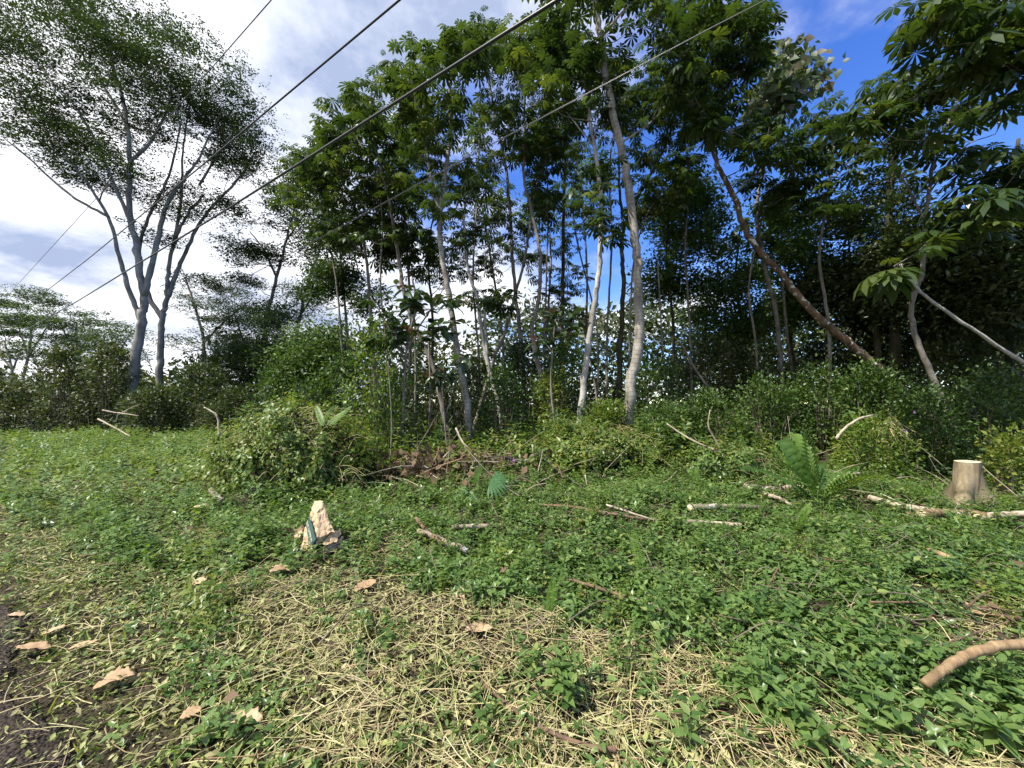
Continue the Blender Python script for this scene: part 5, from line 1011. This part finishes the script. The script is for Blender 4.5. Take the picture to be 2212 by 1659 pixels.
# brush pile with withered leaves
b = G(960, 1060); b = U(960, 1030, 8.0); b[2] = gz(b[0], b[1]); root = empty('brush_pile', b, 'brown brush pile of sticks and withered hanging leaves below the forked trunk', 'brush pile')
for i in range(44):
    s0 = b+np.array([rng.normal(0, .95), rng.normal(0, .55), rng.uniform(.05, .5)]); d0 = nrm(np.array([rng.normal(0, 1), rng.normal(0, .8), rng.normal(.1, .4)])); Ln = rng.uniform(.5, 1.4)
    gg = Geo(); tube(gg, smooth_path([s0-d0*Ln/2, s0+rng.normal(0, .05, 3)+[0, 0, .08], s0+d0*Ln/2], 4), [rng.uniform(.008, .018), .004], 6, wob=.05); gg.build('stick', M[('stickB', 'stickW', 'stickT', 'barkG')[i % 4]], root, True)
n = 1500; loc = b+rng.normal(0, 1, (n, 3))*np.array([.85, .5, .2])+[0, 0, .26]; loc[:, 2] = np.maximum(loc[:, 2], b[2]+.02)
gg = Geo(); gg.inst(LEAFB, loc, frames(rand_dirs(n, -.95, .1), rand_dirs(n, -.3, 1))*rng.uniform(.07, .2, n)[:, None, None]); stuff(gg.build('dead_leaves', M['brown'], root))
def dead_bunch(label, u, v, d, n, size, mat='greydead'):
    p = U(u, v, d); root = tag(bpy.data.objects.new('withered_leaves', None), label, 'dead leaves', 'bunches of withered leaves'); col.objects.link(root); root.location = p
    me = DB[mat]
    for i in range(n):
        a = rng.uniform(0, 6.28); e = rng.uniform(-1.45, -.6); dr = np.array([math.cos(a)*math.cos(e), math.sin(a)*math.cos(e), math.sin(e)]); o = bpy.data.objects.new('leaf', me); col.objects.link(o); o.parent = root
        o.location = rng.normal(0, .05, 3); o.rotation_euler = Matrix(frames(dr[None], rand_dirs(1, -.2, .9))[0]).to_euler(); o.scale = (size*rng.uniform(.7, 1.2),)*3
DB = {'greydead': mesh_of(t_leaf8(.13, .1, -.3), 'leaf', M['greydead']), 'straw': mesh_of(t_leaf8(.02, .01, -.5), 'leaf', M['straw'])}
dead_bunch('grey withered leaves hanging on the leaning trunk foot', 970, 945, 11.6, 34, .5); dead_bunch('grey withered leaves hanging left of the low stump', 905, 955, 10.5, 24, .45); dead_bunch('withered leaves hung on the double-stemmed trunk foot', 1075, 945, 10.2, 26, .45)
dead_bunch('withered leaves drooping from the bleached branches', 1098, 985, 8.6, 26, .4); dead_bunch('dark withered leaf bunch left of the vine bank', 1165, 975, 8.8, 22, .45); dead_bunch('grey curled dead leaf on the pale peeled pole', 1655, 1118, 5.4, 8, .2)
dead_bunch('splayed bare straw ribs of a dead frond in the green cover', 1503, 1172, 4.7, 22, .38, 'straw'); dead_bunch('withered leaves beside the stump and logs', 1830, 1050, 6.9, 16, .3)
dead_bunch('dry straw bunch hanging under the leaning trunk foot', 1920, 905, 8.2, 40, .55, 'straw')
# fallen tan leaves
def fallen(label, u, v, s_, a, fold, d=None):
    b = G(u, v); b[2] = gz(b[0], b[1])+.03
    V, Q = [], []; m, k_ = 13, 9
    for i in range(m):
        t = i/(m-1); w = .34*math.sin(math.pi*min(.98, .04+.95*t))**.8*(1+.22*math.sin(i*2.3+u))
        for j in range(k_):
            y = (j/(k_-1)*2-1); V.append(((t-.5)*s_, y*w*s_, s_*(.55*fold*abs(y)**1.6*w+.018*math.sin(i*1.3+j+u)+.05*math.sin(t*3+u)**2)))
    Q = [(i*k_+j, i*k_+j+1, (i+1)*k_+j+1, (i+1)*k_+j) for i in range(m-1) for j in range(k_-1)]
    V = np.array(V); c, s = math.cos(a), math.sin(a); V = V@np.array([[c, s, 0], [-s, c, 0], [0, 0, 1]])
    tl = rng.normal(0, .18, 2); V[:, 2] += V[:, 0]*tl[0]+V[:, 1]*tl[1]; V[:, 2] -= V[:, 2].min()-.005
    g_ = Geo(); g_.raw(V+b, None, Q, rng.random()); o = g_.build('fallen_leaf', M['tan'], None, True, origin=b); tag(o, label, 'fallen leaf', 'big dry leaves on the ground'); md = o.modifiers.new('thick', 'SOLIDIFY'); md.thickness = .002
for a in [('big folded tan leaf standing on the road edge', 245, 1500, .17, .5, 1.0), ('flat tan leaf on the dark gravel at the left', 72, 1420, .17, .2, .25), ('narrow tan leaf right of the flat leaf on gravel', 180, 1408, .13, .6, .2), ('pale leaf pieces above the flat leaf on gravel', 115, 1378, .13, .1, .3), ('large tan leaf near the bottom with torn edge', 530, 1578, .16, .05, .6),
          ('small tan leaf left of the large torn leaf', 412, 1565, .085, .7, .3), ('tan leaf at the edge of the mown straw', 425, 1278, .16, .0, .3), ('pink-tan leaf heap below the paper sack', 610, 1248, .2, .7, .9), ('tan leaf scrap left of the sack', 440, 1107, .24, .3, .4), ('curled tan leaf in the straw right of the sack', 790, 1283, .2, .9, .6), ('tan leaf in the middle of the cut straw', 1035, 1378, .19, .1, .5),
          ('tan leaf half under green shoots above the cut straw', 1005, 1300, .17, .8, .4), ('tan leaf upright among the green shoots', 1040, 1270, .16, .9, .7), ('small tan leaf at the right in the green', 1655, 1510, .11, .4, .6), ('pale brown leaf scrap on the far left verge', 35, 1345, .1, .2, .3), ('dry brown leaf next to the curved tan branch', 2120, 1345, .2, .2, .8)]:
    fallen(*a)
for (lb, u, v) in [('purple flower in the debris left of the vine bank', 1110, 994), ('purple flower on the dark shrub behind the stump', 1975, 890), ('purple flower left of the stump', 1955, 930), ('small purple flower right of the sack', 785, 1100)]:
    p = U(u, v, 7.6 if v < 1000 else 6); g_ = Geo(); q = 5
    for k_ in range(q): g_.inst(LEAFB, np.zeros((1, 3)), frames(np.array([[math.cos(k_*1.257), -.35, math.sin(k_*1.257)]]), np.array([[0, -1., .1]]))*.035)
    o = g_.build('purple_flower', M['purple'], None, origin=(0, 0, 0)); o.location = p; tag(o, lb, 'flower', 'purple flowers')

# ------------------------------------------------------------------ overhead cables along the road
def cable(label, nd, prof, r, mat):
    """prof: list of (distance along road, height)"""
    P = []; t_, h_ = zip(*prof)
    for t in np.concatenate([np.linspace(t_[0], 60, 120), np.linspace(62, t_[-1], 20)]):
        xy = T2*t+N2*nd; P.append((xy[0], xy[1], np.interp(t, t_, h_)))
    gg = Geo(); tube(gg, np.array(P), r, 8); o = gg.build('overhead_cable', M[mat], None, True, origin=P[0]); tag(o, label, 'cable', 'overhead cables along the road')
cable('thick black bundled cable sweeping across the middle of the picture', 3.62, [(-30, 6.4), (0, 6.0), (10, 5.95), (25, 6.0), (60, 6.6), (120, 6.6)], .020, 'cable')
cable('black cable crossing the left tree crown to the top edge', 3.9, [(-30, 8.3), (0, 8.0), (12, 7.95), (25, 8.0), (60, 8.6), (120, 8.6)], .017, 'cable')
cable('thin high wire at the upper left behind the spreading crown', 4.1, [(-30, 11.2), (0, 11), (20, 10.9), (60, 11.3), (120, 11.3)], .012, 'cable')
cable('thin dark cable crossing the stand, upper of the two', 3.7, [(-30, 5.3), (-3, 5.05), (0, 4.95), (3, 4.75), (6, 4.5), (10, 4.2), (20, 4.3), (40, 5), (120, 5.2)], .0036, 'cable')
cable('thin dark cable crossing the stand, lower of the two', 3.66, [(-30, 5.27), (-3, 5.01), (0, 4.91), (3, 4.70), (6, 4.45), (10, 4.15), (20, 4.24), (40, 4.95), (120, 5.15)], .0032, 'cable')
print('objects', len(bpy.data.objects), 'polys', sum(len(m.polygons) for m in bpy.data.meshes), 'loops-2', sum(len(m.loops)-2*len(m.polygons) for m in bpy.data.meshes))
